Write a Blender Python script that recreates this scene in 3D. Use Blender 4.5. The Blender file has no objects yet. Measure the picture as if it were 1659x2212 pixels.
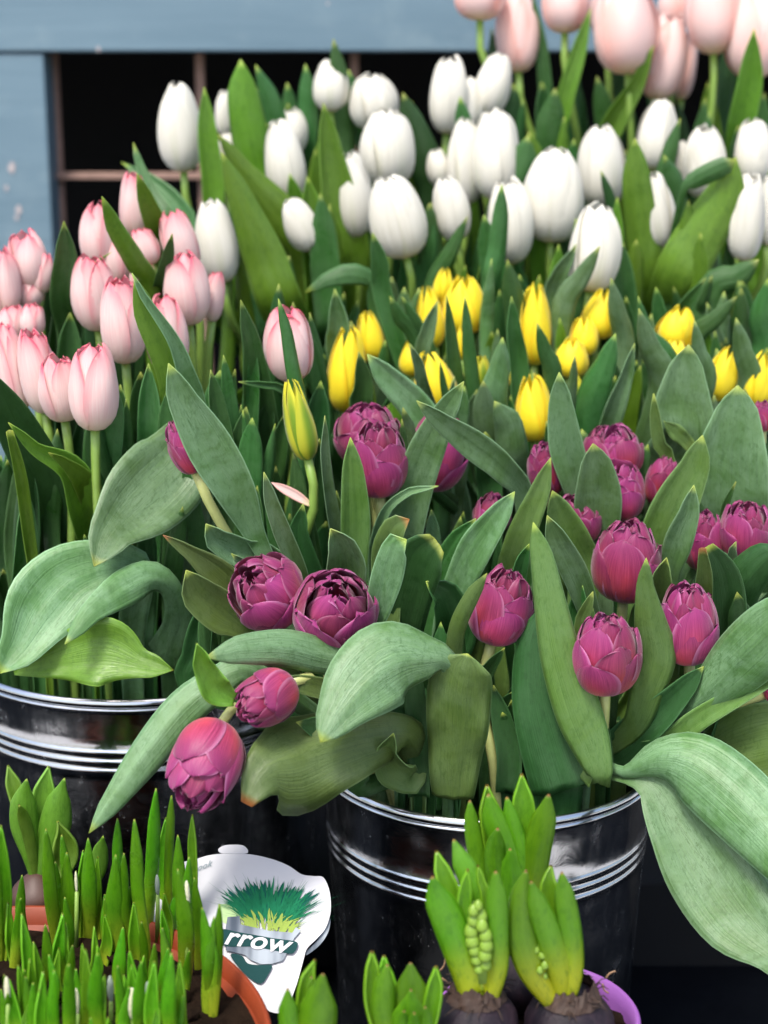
import bpy, bmesh, math, random
from mathutils import Vector, Matrix, noise
C = bpy.context.scene
COL = C.collection
RAD = math.radians
# ------------------------------------------------------------------ camera
CAMH, PITCH = 0.92, RAD(15)
cam_d = bpy.data.cameras.new('camera'); cam = bpy.data.objects.new('camera', cam_d); COL.objects.link(cam)
cam.location = (0, 0, CAMH); cam.rotation_euler = (RAD(90)-PITCH, 0, 0)
cam_d.sensor_fit = 'HORIZONTAL'; cam_d.sensor_width = 36; cam_d.lens = 77.96
cam_d.clip_start = 0.05; cam_d.clip_end = 200
cam_d.dof.use_dof = True; cam_d.dof.focus_distance = 1.35; cam_d.dof.aperture_fstop = 5.2
C.camera = cam
# ------------------------------------------------------------------ light
SUN_EL, SUN_AZ = RAD(62), RAD(208)      # azimuth of the sun, clockwise from +Y
w = bpy.data.worlds.new('World'); C.world = w; w.use_nodes = True
wn = w.node_tree; sky = wn.nodes.new('ShaderNodeTexSky'); sky.sky_type = 'NISHITA'; sky.sun_disc = False
sky.sun_elevation = SUN_EL; sky.sun_rotation = SUN_AZ; sky.air_density = 1.0; sky.dust_density = 4.0; sky.ozone_density = 1.0
wn.links.new(sky.outputs[0], wn.nodes['Background'].inputs[0]); wn.nodes['Background'].inputs[1].default_value = 0.12
sd = bpy.data.lights.new('sun', 'SUN'); sd.energy = 1.5; sd.angle = RAD(12); sd.color = (1, .95, .88)
sun = bpy.data.objects.new('sun', sd); COL.objects.link(sun)
dv = Vector((math.sin(SUN_AZ)*math.cos(SUN_EL), math.cos(SUN_AZ)*math.cos(SUN_EL), math.sin(SUN_EL)))
sun.rotation_euler = dv.to_track_quat('Z', 'Y').to_euler(); sun.location = dv*5
C.view_settings.view_transform = 'Standard'; C.view_settings.look = 'None'
C.view_settings.exposure = 1.32; C.view_settings.gamma = 1.0
try: C.view_settings.use_curve_mapping = False
except Exception: pass
C.cycles.max_bounces = 7; C.cycles.diffuse_bounces = 3; C.cycles.glossy_bounces = 3
C.cycles.transmission_bounces = 4; C.cycles.use_denoising = True; C.cycles.caustics_reflective = False
# ------------------------------------------------------------------ where things stand: pixel + distance -> metres
F, CX, CY = 3593.0, 829.5, 1106.0
cp, sp = math.cos(PITCH), math.sin(PITCH)
CAMP = Vector((0, 0, CAMH)); RIGHT = Vector((1, 0, 0)); FWD = Vector((0, cp, -sp)); DOWN = Vector((0, -sp, -cp)); UPV = -DOWN
def ray(x, y): return FWD + RIGHT*((x-CX)/F) + DOWN*((y-CY)/F)
def PY(x, y, Y):
    d = ray(x, y); return CAMP + d*(Y/d.y)
def PZ(x, y, z):
    d = ray(x, y); return CAMP + d*((z-CAMH)/d.z)
def depth(p): return (p-CAMP).dot(FWD)
def topix(p):
    q = p-CAMP; d = q.dot(FWD); return (CX+F*q.x/d, CY+F*q.dot(DOWN)/d)
def lerp(a, b, t): return a+(b-a)*t
def pwl(x, tab):
    if x <= tab[0][0]: return tab[0][1]
    for (a, b), (c, d) in zip(tab, tab[1:]):
        if x <= c: return b+(d-b)*(x-a)/(c-a)
    return tab[-1][1]
# ------------------------------------------------------------------ objects
def mesh_obj(name, verts, faces, mat, parent=None, uvs=None, smooth=True, thick=0):
    me = bpy.data.meshes.new(name); me.from_pydata([tuple(v) for v in verts], [], faces)
    if uvs:
        ul = me.uv_layers.new(name='UVMap')
        for p in me.polygons:
            for li in p.loop_indices: ul.data[li].uv = uvs[me.loops[li].vertex_index]
    if smooth: me.polygons.foreach_set('use_smooth', [True]*len(me.polygons))
    me.materials.append(mat); me.update()
    o = bpy.data.objects.new(name, me); COL.objects.link(o)
    if parent is not None: o.parent = parent
    if thick:
        s = o.modifiers.new('thickness', 'SOLIDIFY'); s.thickness = thick; s.offset = 0
    return o
def thing(name, label, cat, loc=(0, 0, 0), group=None):
    o = bpy.data.objects.new(name, None); COL.objects.link(o); o.location = loc; o.empty_display_size = .01
    o['label'] = label; o['category'] = cat
    if group: o['group'] = group
    return o
def tag(o, label=None, cat=None, group=None, kind=None):
    if label: o['label'] = label
    if cat: o['category'] = cat
    if group: o['group'] = group
    if kind: o['kind'] = kind
    return o
def box_vf(x0, x1, y0, y1, z0, z1):
    v = [(x, y, z) for x in (x0, x1) for y in (y0, y1) for z in (z0, z1)]
    f = [(0, 1, 3, 2), (4, 6, 7, 5), (0, 4, 5, 1), (2, 3, 7, 6), (0, 2, 6, 4), (1, 5, 7, 3)]
    return v, f
def box(name, x0, x1, y0, y1, z0, z1, mat, parent=None, bev=0.003):
    v, f = box_vf(x0, x1, y0, y1, z0, z1)
    o = mesh_obj(name, v, f, mat, parent, smooth=False)
    if bev:
        b = o.modifiers.new('bevel', 'BEVEL'); b.width = bev; b.segments = 2
    return o
def lathe(prof, n=96, cx=0, cy=0):
    vs, fs, uv = [], [], []
    for j, (r, z) in enumerate(prof):
        for i in range(n):
            a = 2*math.pi*i/n; vs.append((cx+r*math.cos(a), cy+r*math.sin(a), z)); uv.append((i/n, z*4))
    for j in range(len(prof)-1):
        for i in range(n):
            k = (i+1) % n; fs.append((j*n+i, j*n+k, (j+1)*n+k, (j+1)*n+i))
    return vs, fs, uv
def tube_vf(pts, rads, n=8):
    vs, fs, uv = [], [], []
    m = len(pts); up = Vector((0.13, 1, 0.21))
    for j, p in enumerate(pts):
        t = (pts[min(j+1, m-1)]-pts[max(j-1, 0)]).normalized()
        a = t.cross(up).normalized(); b = t.cross(a)
        for i in range(n):
            g = 2*math.pi*i/n; vs.append(p+(a*math.cos(g)+b*math.sin(g))*rads[j]); uv.append((i/n, j/(m-1)))
    for j in range(m-1):
        for i in range(n):
            k = (i+1) % n; fs.append((j*n+i, j*n+k, (j+1)*n+k, (j+1)*n+i))
    c = len(vs); vs += [pts[0], pts[-1]]; uv += [(.5, 0), (.5, 1)]
    for i in range(n):
        k = (i+1) % n; fs.append((c, k, i)); fs.append((c+1, (m-1)*n+i, (m-1)*n+k))
    return vs, fs, uv
# ------------------------------------------------------------------ materials
class NT:
    def __init__(s, name):
        s.m = bpy.data.materials.new(name); s.m.use_nodes = True; s.t = s.m.node_tree
        s.b = s.t.nodes['Principled BSDF']; s.out = s.t.nodes['Material Output']
    def n(s, typ, **kw):
        o = s.t.nodes.new('ShaderNode'+typ)
        for k, v in kw.items():
            if k in o.inputs: s.set(o.inputs[k], v)
            else: setattr(o, k, v)
        return o
    def set(s, inp, v):
        if isinstance(v, bpy.types.NodeSocket): s.t.links.new(v, inp)
        else: inp.default_value = v
    def mix(s, fac, a, b, mode='MIX'):
        o = s.t.nodes.new('ShaderNodeMix'); o.data_type = 'RGBA'; o.blend_type = mode; o.clamp_factor = True
        s.set(o.inputs[0], fac)
        for i, v in ((6, a), (7, b)):
            s.set(o.inputs[i], v if isinstance(v, bpy.types.NodeSocket) else (*v, 1) if len(v) == 3 else v)
        return o.outputs[2]
    def math(s, op, a, b=0.0, c=None):
        o = s.t.nodes.new('ShaderNodeMath'); o.operation = op; s.set(o.inputs[0], a); s.set(o.inputs[1], b)
        if c is not None: s.set(o.inputs[2], c)
        return o.outputs[0]
    def ramp(s, fac, a, b):
        o = s.t.nodes.new('ShaderNodeMapRange'); o.interpolation_type = 'SMOOTHSTEP'
        s.set(o.inputs[0], fac); o.inputs[1].default_value = a; o.inputs[2].default_value = b
        return o.outputs[0]
    def noise(s, vec, scale=5, detail=4, rough=.6, dist=0):
        o = s.n('TexNoise'); o.inputs['Scale'].default_value = scale; o.inputs['Detail'].default_value = detail
        o.inputs['Roughness'].default_value = rough; o.inputs['Distortion'].default_value = dist
        if vec is not None: s.t.links.new(vec, o.inputs['Vector'])
        return o.outputs[0]
    def mapping(s, vec, scale, loc=None):
        o = s.n('Mapping'); s.t.links.new(vec, o.inputs[0]); o.inputs['Scale'].default_value = scale
        if loc is not None: s.t.links.new(loc, o.inputs['Location'])
        return o.outputs[0]
    def coords(s):
        tc = s.n('TexCoord'); s.uv = tc.outputs['UV']; s.obj = tc.outputs['Object']
        x = s.n('SeparateXYZ'); s.t.links.new(s.uv, x.inputs[0]); s.u = x.outputs[0]; s.v = x.outputs[1]
        oi = s.n('ObjectInfo'); s.rnd = oi.outputs['Random']
        cb = s.n('CombineXYZ'); s.t.links.new(s.math('MULTIPLY', s.rnd, 37.0), cb.inputs[0]); s.t.links.new(s.math('MULTIPLY', s.rnd, 91.0), cb.inputs[1])
        s.off = cb.outputs[0]
    def bump(s, h, strength=.3, dist=.001):
        o = s.n('Bump'); o.inputs['Strength'].default_value = strength; o.inputs['Distance'].default_value = dist
        s.t.links.new(h, o.inputs['Height']); s.t.links.new(o.outputs[0], s.b.inputs['Normal']); return o.outputs[0]
    def translucent(s, col, fac):
        tr = s.n('BsdfTranslucent'); s.set(tr.inputs[0], col)
        mx = s.n('MixShader'); mx.inputs[0].default_value = fac
        s.t.links.new(s.b.outputs[0], mx.inputs[1]); s.t.links.new(tr.outputs[0], mx.inputs[2]); s.t.links.new(mx.outputs[0], s.out.inputs[0])
def simple(name, col, rough=.6, metal=0, nscale=20, var=.3, bump=.2, bdist=.001, spec=.5):
    s = NT(name); s.coords(); f = s.noise(s.obj, nscale, 6, .65)
    c = s.mix(f, tuple(k*(1-var) for k in col), tuple(min(1, k*(1+var)) for k in col))
    s.set(s.b.inputs['Base Color'], c); s.b.inputs['Roughness'].default_value = rough; s.b.inputs['Metallic'].default_value = metal
    s.b.inputs['Specular IOR Level'].default_value = spec
    if bump: s.bump(f, bump, bdist)
    return s.m
def leaf_mat(name, main, dark, bloom, bloomamt=.6, rough=.42, transl=.22, tip=(.35, .42, .05), base=None):
    s = NT(name); s.coords()
    vein = s.noise(s.mapping(s.uv, (26, 1.3, 1), s.off), 1.6, 3, .6)
    fine = s.noise(s.mapping(s.uv, (90, 5, 1), s.off), 1.5, 2, .6)
    mot = s.noise(s.mapping(s.obj, (1, 1, 1), s.off), 22, 7, .68, .6)
    sn = s.noise(s.mapping(s.uv, (9, 5, 1), s.off), 1.1, 5, .66, 2.2)
    ridge = s.ramp(s.math('ABSOLUTE', s.math('SUBTRACT', sn, .5)), .022, .004)
    scr = s.math('MULTIPLY', ridge, s.ramp(mot, .47, .60))
    c = s.mix(s.ramp(vein, .28, .62), s.mix(.55, dark, main), main)
    c = s.mix(s.math('MULTIPLY', s.ramp(s.noise(s.mapping(s.obj, (1, 1, 1), s.off), 9, 3, .6, .5), .52, .72), .6), c, dark)
    c = s.mix(s.math('MULTIPLY', s.ramp(mot, .36, .62), bloomamt), c, bloom)
    c = s.mix(s.math('MULTIPLY', scr, .8), c, dark)
    c = s.mix(s.math('MULTIPLY', s.ramp(fine, .42, .66), .35), c, tuple(min(1, k*1.45) for k in main))
    if base is not None:
        c = s.mix(s.math('MULTIPLY', s.ramp(s.v, .55, .05), .75), c, base)
    gr = s.noise(s.mapping(s.obj, (1, 1, .45), s.off), 230, 4, .7)
    c = s.mix(s.math('MULTIPLY', s.ramp(gr, .5, .66), .38), c, dark)
    # pale margin and tip
    e = s.math('ABSOLUTE', s.math('SUBTRACT', s.u, .5))
    c = s.mix(s.math('MULTIPLY', s.ramp(e, .47, .497), .6), c, tuple(min(1, k*1.6) for k in bloom))
    c = s.mix(s.math('MULTIPLY', s.ramp(s.v, .975, 1.0), .75), c, tip)
    hv = s.n('HueSaturation'); s.set(hv.inputs['Color'], c); s.set(hv.inputs['Value'], s.math('MULTIPLY_ADD', s.rnd, .45, .78))
    s.set(hv.inputs['Hue'], s.math('MULTIPLY_ADD', s.rnd, .025, .488)); c = hv.outputs[0]
    s.set(s.b.inputs['Base Color'], c)
    s.set(s.b.inputs['Roughness'], s.math('MULTIPLY_ADD', mot, .25, rough-.16)); s.b.inputs['Specular IOR Level'].default_value = .5
    h = s.math('ADD', s.math('ADD', vein, s.math('MULTIPLY', gr, .4)), s.math('MULTIPLY', s.noise(s.mapping(s.obj, (1, 1, .5), s.off), 45, 3, .5), 1.2)); s.bump(h, .45, .0014)
    tcol = s.mix(.5, c, (.25, .5, .03)); s.translucent(tcol, transl)
    return s.m
M = {}
def leaf_set(n, *a, **k):
    M[n] = leaf_mat(n, *a, **k)
leaf_set('leaf_glaucous', (.085, .18, .055), (.03, .09, .015), (.165, .285, .155), .75, .47, .10)
leaf_set('leaf_striped', (.10, .185, .035), (.035, .095, .010), (.14, .24, .09), .5, .43, .14, base=(.2, .26, .04))
leaf_set('leaf_striped_dry', (.10, .185, .035), (.035, .095, .010), (.14, .24, .09), .5, .43, .14, tip=(.30, .07, .01))
leaf_set('leaf_fresh', (.13, .275, .020), (.045, .135, .008), (.16, .30, .05), .5, .36, .28)
leaf_set('leaf_deep_shade', (.026, .092, .022), (.010, .046, .008), (.05, .13, .046), .5, .4, .16)  # dark green, with the shade of gaps between leaves put into the colour
leaf_set('leaf_emerald', (.046, .15, .033), (.016, .072, .011), (.095, .21, .08), .55, .34, .24)
leaf_set('leaf_olive', (.095, .155, .032), (.04, .085, .012), (.125, .195, .075), .5, .47, .15)
leaf_set('leaf_olive_dry', (.095, .155, .032), (.04, .085, .012), (.125, .195, .075), .5, .47, .15, tip=(.34, .08, .01))
leaf_set('blade', (.09, .29, .006), (.022, .12, .004), (.14, .34, .02), .35, .28, .28, tip=(.36, .38, .05), base=(.42, .5, .03))
leaf_set('hyacinth_leaf', (.095, .27, .007), (.03, .125, .005), (.14, .32, .014), .3, .26, .25, tip=(.3, .09, .04), base=(.45, .46, .01))
def petal_mat(kind):
    s = NT('petal_'+kind); s.coords()
    e = s.math('MULTIPLY', s.math('ABSOLUTE', s.math('SUBTRACT', s.u, .5)), 2.0)
    streak = s.noise(s.mapping(s.uv, (34, 1.6, 1), s.off), 1.4, 4, .62, .3)
    soft = s.noise(s.mapping(s.uv, (2.2, 1.4, 1), s.off), 1.3, 2, .5)
    t = .3; rough = .45
    if kind == 'white':
        c = s.mix(s.ramp(streak, .3, .7), (.70, .685, .585), (.80, .785, .70))
        c = s.mix(s.math('MULTIPLY', s.math('MULTIPLY', s.ramp(e, .3, .0), s.ramp(s.v, .75, .1)), .5), c, (.56, .60, .38))
        c = s.mix(s.math('MULTIPLY', s.ramp(e, .86, 1.), .35), c, (.60, .58, .50))
        c = s.mix(s.math('MULTIPLY', s.ramp(s.v, .2, .0), .8), c, (.7, .55, .2)); t = .2
    elif kind == 'pink':
        c = s.mix(s.ramp(streak, .3, .7), (.83, .57, .55), (.87, .70, .66))
        f = s.math('ADD', s.math('MULTIPLY', s.ramp(e, .55, 1.05), .42), s.math('MULTIPLY', s.ramp(s.v, .62, 1.02), .85))
        f = s.math('MULTIPLY', f, s.math('MULTIPLY_ADD', soft, 1.5, .15))
        c = s.mix(f, c, (.72, .1, .17))
        c = s.mix(s.math('MULTIPLY', s.ramp(s.v, .45, .05), .85), c, (.86, .76, .56)); t = .3
    elif kind == 'coral':
        c = s.mix(streak, (.86, .60, .57), (.9, .73, .68))
        c = s.mix(s.math('MULTIPLY', s.ramp(e, .2, 1), .55), c, (.84, .40, .32))
        c = s.mix(s.math('MULTIPLY', s.ramp(s.v, .3, .02), .9), c, (.85, .68, .4))
    elif kind == 'yellow':
        c = s.mix(streak, (.90, .70, .014), (.93, .80, .04))
        c = s.mix(s.math('MULTIPLY', s.ramp(e, .75, 1), .5), c, (.8, .42, .0))
        c = s.mix(s.math('MULTIPLY', s.ramp(s.v, .25, .0), .6), c, (.45, .55, .05)); t = .25
    elif kind == 'greenbud':
        c = s.mix(s.ramp(e, .1, .7), (.16, .28, .015), (.48, .50, .03)); t = .25
        c = s.mix(s.math('MULTIPLY', s.ramp(s.v, .6, 1.), .8), c, (.72, .65, .03))
    else:   # plum: dusky pink outside, coral flush low in the middle, purple rim
        c = s.mix(s.ramp(streak, .25, .75), (.20, .011, .055), (.43, .06, .14))
        f = s.math('MULTIPLY', s.ramp(e, .75, .05), s.ramp(s.v, .95, .3))
        f = s.math('MULTIPLY', f, s.math('MULTIPLY_ADD', soft, 2.3, -.3))
        c = s.mix(f, c, (.60, .06, .07))
        c = s.mix(s.math('MULTIPLY', s.ramp(s.v, .55, .98), .6), c, (.20, .022, .12))
        c = s.mix(s.math('MULTIPLY', s.ramp(e, .8, 1.0), .6), c, (.50, .2, .34)); t = .16; rough = .4
    hv = s.n('HueSaturation'); s.set(hv.inputs['Color'], c); s.set(hv.inputs['Value'], s.math('MULTIPLY_ADD', s.rnd, .36 if kind == 'plum' else .14, .78 if kind == 'plum' else .9))
    if kind == 'plum': s.set(hv.inputs['Hue'], s.math('MULTIPLY_ADD', s.rnd, -.03, .512))
    c = hv.outputs[0]
    s.set(s.b.inputs['Base Color'], c); s.b.inputs['Roughness'].default_value = rough; s.b.inputs['Specular IOR Level'].default_value = .35
    s.b.inputs['Sheen Weight'].default_value = .25; s.b.inputs['Sheen Roughness'].default_value = .4
    s.bump(streak, .3, .002 if kind == 'plum' else .001); s.translucent(c, t)
    return s.m
for k in ('white', 'pink', 'coral', 'yellow', 'greenbud', 'plum'): M[k] = petal_mat(k)
M['stem'] = simple('stem', (.2, .33, .06), .4, 0, 60, .25, .1)
M['stem_pale'] = simple('stem_pale', (.42, .46, .16), .4, 0, 90, .3, .2)
s = NT('blue_paint'); s.coords()
st = s.noise(s.mapping(s.obj, (1.2, 10, 14)), 3.2, 6, .65, .4); bl = s.noise(s.obj, 14, 5, .6)
c = s.mix(st, (.085, .155, .205), (.16, .25, .305)); c = s.mix(s.math('MULTIPLY', s.ramp(bl, .5, .75), .3), c, (.24, .33, .36))
ch = s.noise(s.mapping(s.obj, (1, 1, .7)), 26, 5, .7); c = s.mix(s.ramp(ch, .715, .74), c, (.5, .42, .4))
s.set(s.b.inputs['Base Color'], c); s.b.inputs['Roughness'].default_value = .55; s.bump(st, .4, .002); M['blue_paint'] = s.m
M['chip'] = simple('chip', (.42, .38, .38), .8, 0, 60, .3, .2)
M['bare_wood'] = simple('bare_wood', (.3, .19, .15), .8, 0, 60, .5, .4)
M['black_board'] = simple('black_board', (.0025, .003, .004), .95, 0, 12, .4, .2)  # near-black keeps the bench opening dark; the steps share it
M['ground'] = simple('ground', (.44, .43, .41), .8, 0, 9, .35, .4, .002)
M['mat'] = simple('mat', (.003, .004, .006), .9, 0, 30, .5, .4, .002, .05)  # near-black colour stands in for shade on the ground
s = NT('galvanised_steel'); s.coords()
a = s.noise(s.obj, 34, 6, .7, .8); b2 = s.noise(s.mapping(s.obj, (1, 1, .25)), 90, 4, .7); sp = s.noise(s.obj, 240, 3, .6)
spk = s.math('MULTIPLY', s.ramp(sp, .66, .72), s.ramp(a, .45, .6))
c = s.mix(a, (.5, .52, .55), (.64, .66, .68)); c = s.mix(s.math('MULTIPLY', spk, .4), c, (.5, .62, .62))
s.set(s.b.inputs['Base Color'], c); s.set(s.b.inputs['Metallic'], s.math('SUBTRACT', 1.0, s.math('MULTIPLY', spk, .4)))
s.set(s.b.inputs['Roughness'], s.math('MULTIPLY_ADD', s.ramp(s.math('MULTIPLY', a, b2), .1, .55), .22, .12))
s.bump(s.math('ADD', s.noise(s.obj, 11, 2, .5), s.math('MULTIPLY', a, .12)), .5, .006); M['steel'] = s.m
M['orange_plastic'] = simple('orange_plastic', (.20, .028, .004), .6, 0, 40, .35, .15)
M['purple_plastic'] = simple('purple_plastic', (.24, .085, .33), .45, 0, 25, .12, .05)
M['black_plastic'] = simple('black_plastic', (.004, .005, .006), .7, 0, 40, .3, .1, .001, .1)
M['soil'] = simple('soil', (.012, .007, .004), .95, 0, 70, .8, .9, .004, .08)
s = NT('bulb'); s.coords(); a = s.noise(s.mapping(s.obj, (60, 60, 12)), 1, 6, .7, .5)
s.set(s.b.inputs['Base Color'], s.mix(s.ramp(a, .3, .75), (.004, .003, .007), (.030, .016, .024))); s.b.inputs['Roughness'].default_value = .55; s.b.inputs['Specular IOR Level'].default_value = .3; s.bump(a, .8, .003); M['bulb'] = s.m
M['bulb_brown'] = simple('bulb_brown', (.06, .028, .02), .55, 0, 50, .5, .4)
M['husk'] = simple('husk', (.035, .018, .011), .7, 0, 120, .7, .5)
M['root'] = simple('root', (.3, .18, .1), .7, 0, 60, .3, 0)
M['floret'] = simple('floret', (.17, .29, .03), .4, 0, 80, .25, .2)
M['spike_white'] = simple('spike_white', (.62, .62, .42), .6, 0, 300, .3, .6, .002)
M['spike_grey'] = simple('spike_grey', (.30, .36, .30), .6, 0, 300, .4, .6, .002)
M['card'] = simple('card', (.50, .51, .54), .4, 0, 8, .02, 0)
M['print_green'] = simple('print_green', (.01, .16, .07), .7, 0, 60, .6, 0, .001, .1)
M['print_teal'] = simple('print_teal', (.006, .09, .07), .7, 0, 60, .5, 0, .001, .1)
M['print_lime'] = simple('print_lime', (.26, .36, .07), .7, 0, 60, .3, 0, .001, .1)
M['print_pale_lime'] = simple('print_pale_lime', (.45, .62, .3), .7, 0, 60, .1, 0, .001, .1)
M['print_band'] = simple('print_band', (.01, .05, .05), .7, 0, 60, .2, 0, .001, .1)
s = NT('print_grey'); s.coords(); a = s.noise(s.mapping(s.obj, (60, 8, 8)), 1, 2, .5)
s.set(s.b.inputs['Base Color'], s.mix(s.ramp(a, .35, .65), (.07, .09, .12), (.35, .4, .45))); s.b.inputs['Roughness'].default_value = .7; s.b.inputs['Specular IOR Level'].default_value = .1; M['print_grey'] = s.m
M['print_ink'] = simple('print_ink', (.2, .26, .28), .4, 0, 60, .1, 0)
# ------------------------------------------------------------------ setting
rng = random.Random(7)
g = mesh_obj('ground', [(-60, -60, 0), (60, -60, 0), (60, 60, 0), (-60, 60, 0)], [(0, 1, 2, 3)], M['ground'], smooth=False); tag(g, kind='structure')
fm = box('shade_sheet', -1.6, 1.6, .96, 3.1, 0.0005, .004, M['mat'], bev=0); tag(fm, 'added black sheet for the shaded ground under the flower display', 'mat')  # black sheet added where the ground lies in shadow
# blue painted bench: rail, top and post, dark under it
bn = thing('flower_bench', 'blue grey painted wooden bench with chipped paint and dark space under it', 'bench', (-.3, 2.3, 0))
def bbox(name, x0, x1, y0, y1, z0, z1, mat, bev=.003):
    return box(name, x0+.3, x1+.3, y0-2.3, y1-2.3, z0, z1, mat, bn, bev)
RY = 2.28
z_r = PY(500, 112, RY).z
px = PY(102, 300, RY).x
bbox('top_rail', -1.2, 1.3, RY, RY+.045, z_r, z_r+.16, M['blue_paint'])
bbox('bench_top', -1.25, 1.35, RY-.012, RY+.75, z_r+.162, z_r+.195, M['blue_paint'])
bbox('post', px-.14, px, RY+.004, RY+.075, 0, z_r-.002, M['blue_paint'])
bbox('post', 1.0, 1.14, RY+.004, RY+.075, 0, z_r-.002, M['blue_paint'])
bbox('shade_back', -1.25, 1.35, RY+.72, RY+.74, 0, z_r+.16, M['black_board'], 0)  # black back and sides added to keep the space under the bench dark
bbox('shade_side', -1.25, -1.23, RY+.08, RY+.72, 0, z_r+.16, M['black_board'], 0)
bbox('shade_side', 1.33, 1.35, RY+.08, RY+.72, 0, z_r+.16, M['black_board'], 0)
for cx_, cy_, cr_ in ((25, 362, 9), (40, 452, 8), (14, 406, 5), (212, 106, 5), (36, 470, 5)):
    rg = random.Random(cx_); cc = PY(cx_, cy_, RY+.0028 if cy_ > 200 else RY-.0012); k_ = cr_*2.2/F
    vv = [(cc.x+math.cos(q*.45)*k_*rg.uniform(.5, 1.1)+.3, cc.y-2.3, cc.z+math.sin(q*.45)*k_*1.5*rg.uniform(.6, 1.1)) for q in range(14)]
    mesh_obj('bare_patch', vv, [tuple(range(14))], M['chip'], bn, smooth=False)
# bare wooden trellis slats in the opening
Y2 = RY+.05
a = PY(105, 380, Y2); b = PY(392, 380, Y2)
bbox('slat', a.x, b.x+.45, Y2, Y2+.012, a.z-.0045, a.z+.0045, M['bare_wood'], .001)
a = PY(106, 125, Y2); bbox('slat', a.x-.006, a.x+.008, Y2+.014, Y2+.026, 0.3, z_r, M['bare_wood'], .001)
for xx in (428, 765):
    a = PY(xx, 125, Y2); bbox('slat', a.x-.006, a.x+.006, Y2+.014, Y2+.026, 0.3, z_r-.001, M['bare_wood'], .001)
# dark steps the buckets stand on
stp = thing('display_step', 'black wooden step under the rear flower buckets', 'step', (.1, 1.9, 0))
box('lower_step', -.75+.0, 1.0, -.33, -.085, .0, .10, M['black_board'], stp)
box('upper_step', -.75, 1.0, -.083, .30, .0, .25, M['black_board'], stp)
# ------------------------------------------------------------------ buckets
def bucket(name, label, x, y, rz, r, z0=0.0, bands=(.074,), group='metal flower buckets'):
    t = thing(name, label, 'bucket', (x, y, z0), group)
    h = rz-z0; taper = lambda z: r*(0.88+.12*z/h)*.985
    prof = [(.001, .012), (taper(0)*.97, .012), (taper(0), 0.0), (taper(0)+.002, .004)]
    for k in range(1, 12): prof.append((taper(h*k/40), h*k/40))
    zb = h-bands[0]
    prof.append((taper(zb-.02), zb-.02))
    for i in range(3):
        zc = zb-.009+i*.009
        for q in range(7):
            ang = math.pi*q/6; prof.append((taper(zc)+.0015*math.sin(ang), zc-.0032+.0064*q/6))
    for k in range(1, 5): prof.append((taper(zb+.02+(h-.03-zb-.02)*k/4), zb+.02+(h-.03-zb-.02)*k/4))
    prof += [(r-.003, h-.016), (r-.0022, h-.0135), (r+.0005, h-.012), (r+.0012, h-.0105), (r-.001, h-.009)]
    vs, fs, uv = lathe(prof)
    mesh_obj('shell', vs, fs, M['steel'], t, uv)
    ri = [(r-.001+.0032*math.cos(q), h-.0045+.0042*math.sin(q)) for q in [math.pi*2*i/12 for i in range(13)]]
    vs, fs, uv = lathe(ri); mesh_obj('rim', vs, fs, M['steel'], t, uv)
    vs, fs, uv = lathe([(.001, .03), (taper(0)-.004, .03), (r-.006, h-.006)]); mesh_obj('lining', vs, fs, M['black_plastic'], t, uv)
    return t
G = {'plum': dict(c=(.0923, 1.385), rz=.331, r=.15, z0=0.0), 'pink': dict(c=(-.2306, 1.535), rz=.388, r=.18, z0=0.0),
     'yellow': dict(c=(.17, 1.70), rz=.43, r=.125, z0=.10), 'white': dict(c=(-.05, 1.98), rz=.56, r=.15, z0=.25),
     'white_b': dict(c=(.27, 1.98), rz=.56, r=.15, z0=.25), 'coral': dict(c=(.36, 2.1), rz=.60, r=.10, z0=.25)}
bucket('flower_bucket', 'shiny steel bucket of plum double tulips with hyacinths standing in front of it', .0923, 1.385, .331, .15)
bucket('flower_bucket', 'larger steel bucket of pink tulips, cut off by the left edge', -.2306, 1.535, .388, .18, bands=(.062,))
# ------------------------------------------------------------------ leaves
def crom(P, n):
    """P: list of tuples; returns n samples by arc length"""
    m = len(P)
    def at(i, t):
        p0 = P[max(i-1, 0)]; p1 = P[i]; p2 = P[min(i+1, m-1)]; p3 = P[min(i+2, m-1)]
        return [0.5*((2*b)+(c-a)*t+(2*a-5*b+4*c-d)*t*t+(-a+3*b-3*c+d)*t**3) for a, b, c, d in zip(p0, p1, p2, p3)]
    dense = []
    for i in range(m-1):
        for k in range(12): dense.append(at(i, k/12))
    dense.append(list(P[-1]))
    L = [0]
    for a, b in zip(dense, dense[1:]): L.append(L[-1]+math.dist(a[:3], b[:3]))
    out, j = [], 0
    for k in range(n):
        s = L[-1]*k/(n-1)
        while j < len(L)-2 and L[j+1] < s: j += 1
        t = (s-L[j])/max(1e-9, L[j+1]-L[j]); out.append([lerp(a, b, min(1, t)) for a, b in zip(dense[j], dense[j+1])])
    return out, L[-1]
def anchor_for(gk, p, rg, depth_=.16):
    g = G[gk]; d = Vector((p.x-g['c'][0], p.y-g['c'][1])); 
    if d.length > g['r']*.78: d = d.normalized()*g['r']*.78
    d += Vector((rg.uniform(-.01, .01), rg.uniform(-.01, .01)))
    return Vector((g['c'][0]+d.x, g['c'][1]+d.y, g['rz']-depth_))
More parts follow.
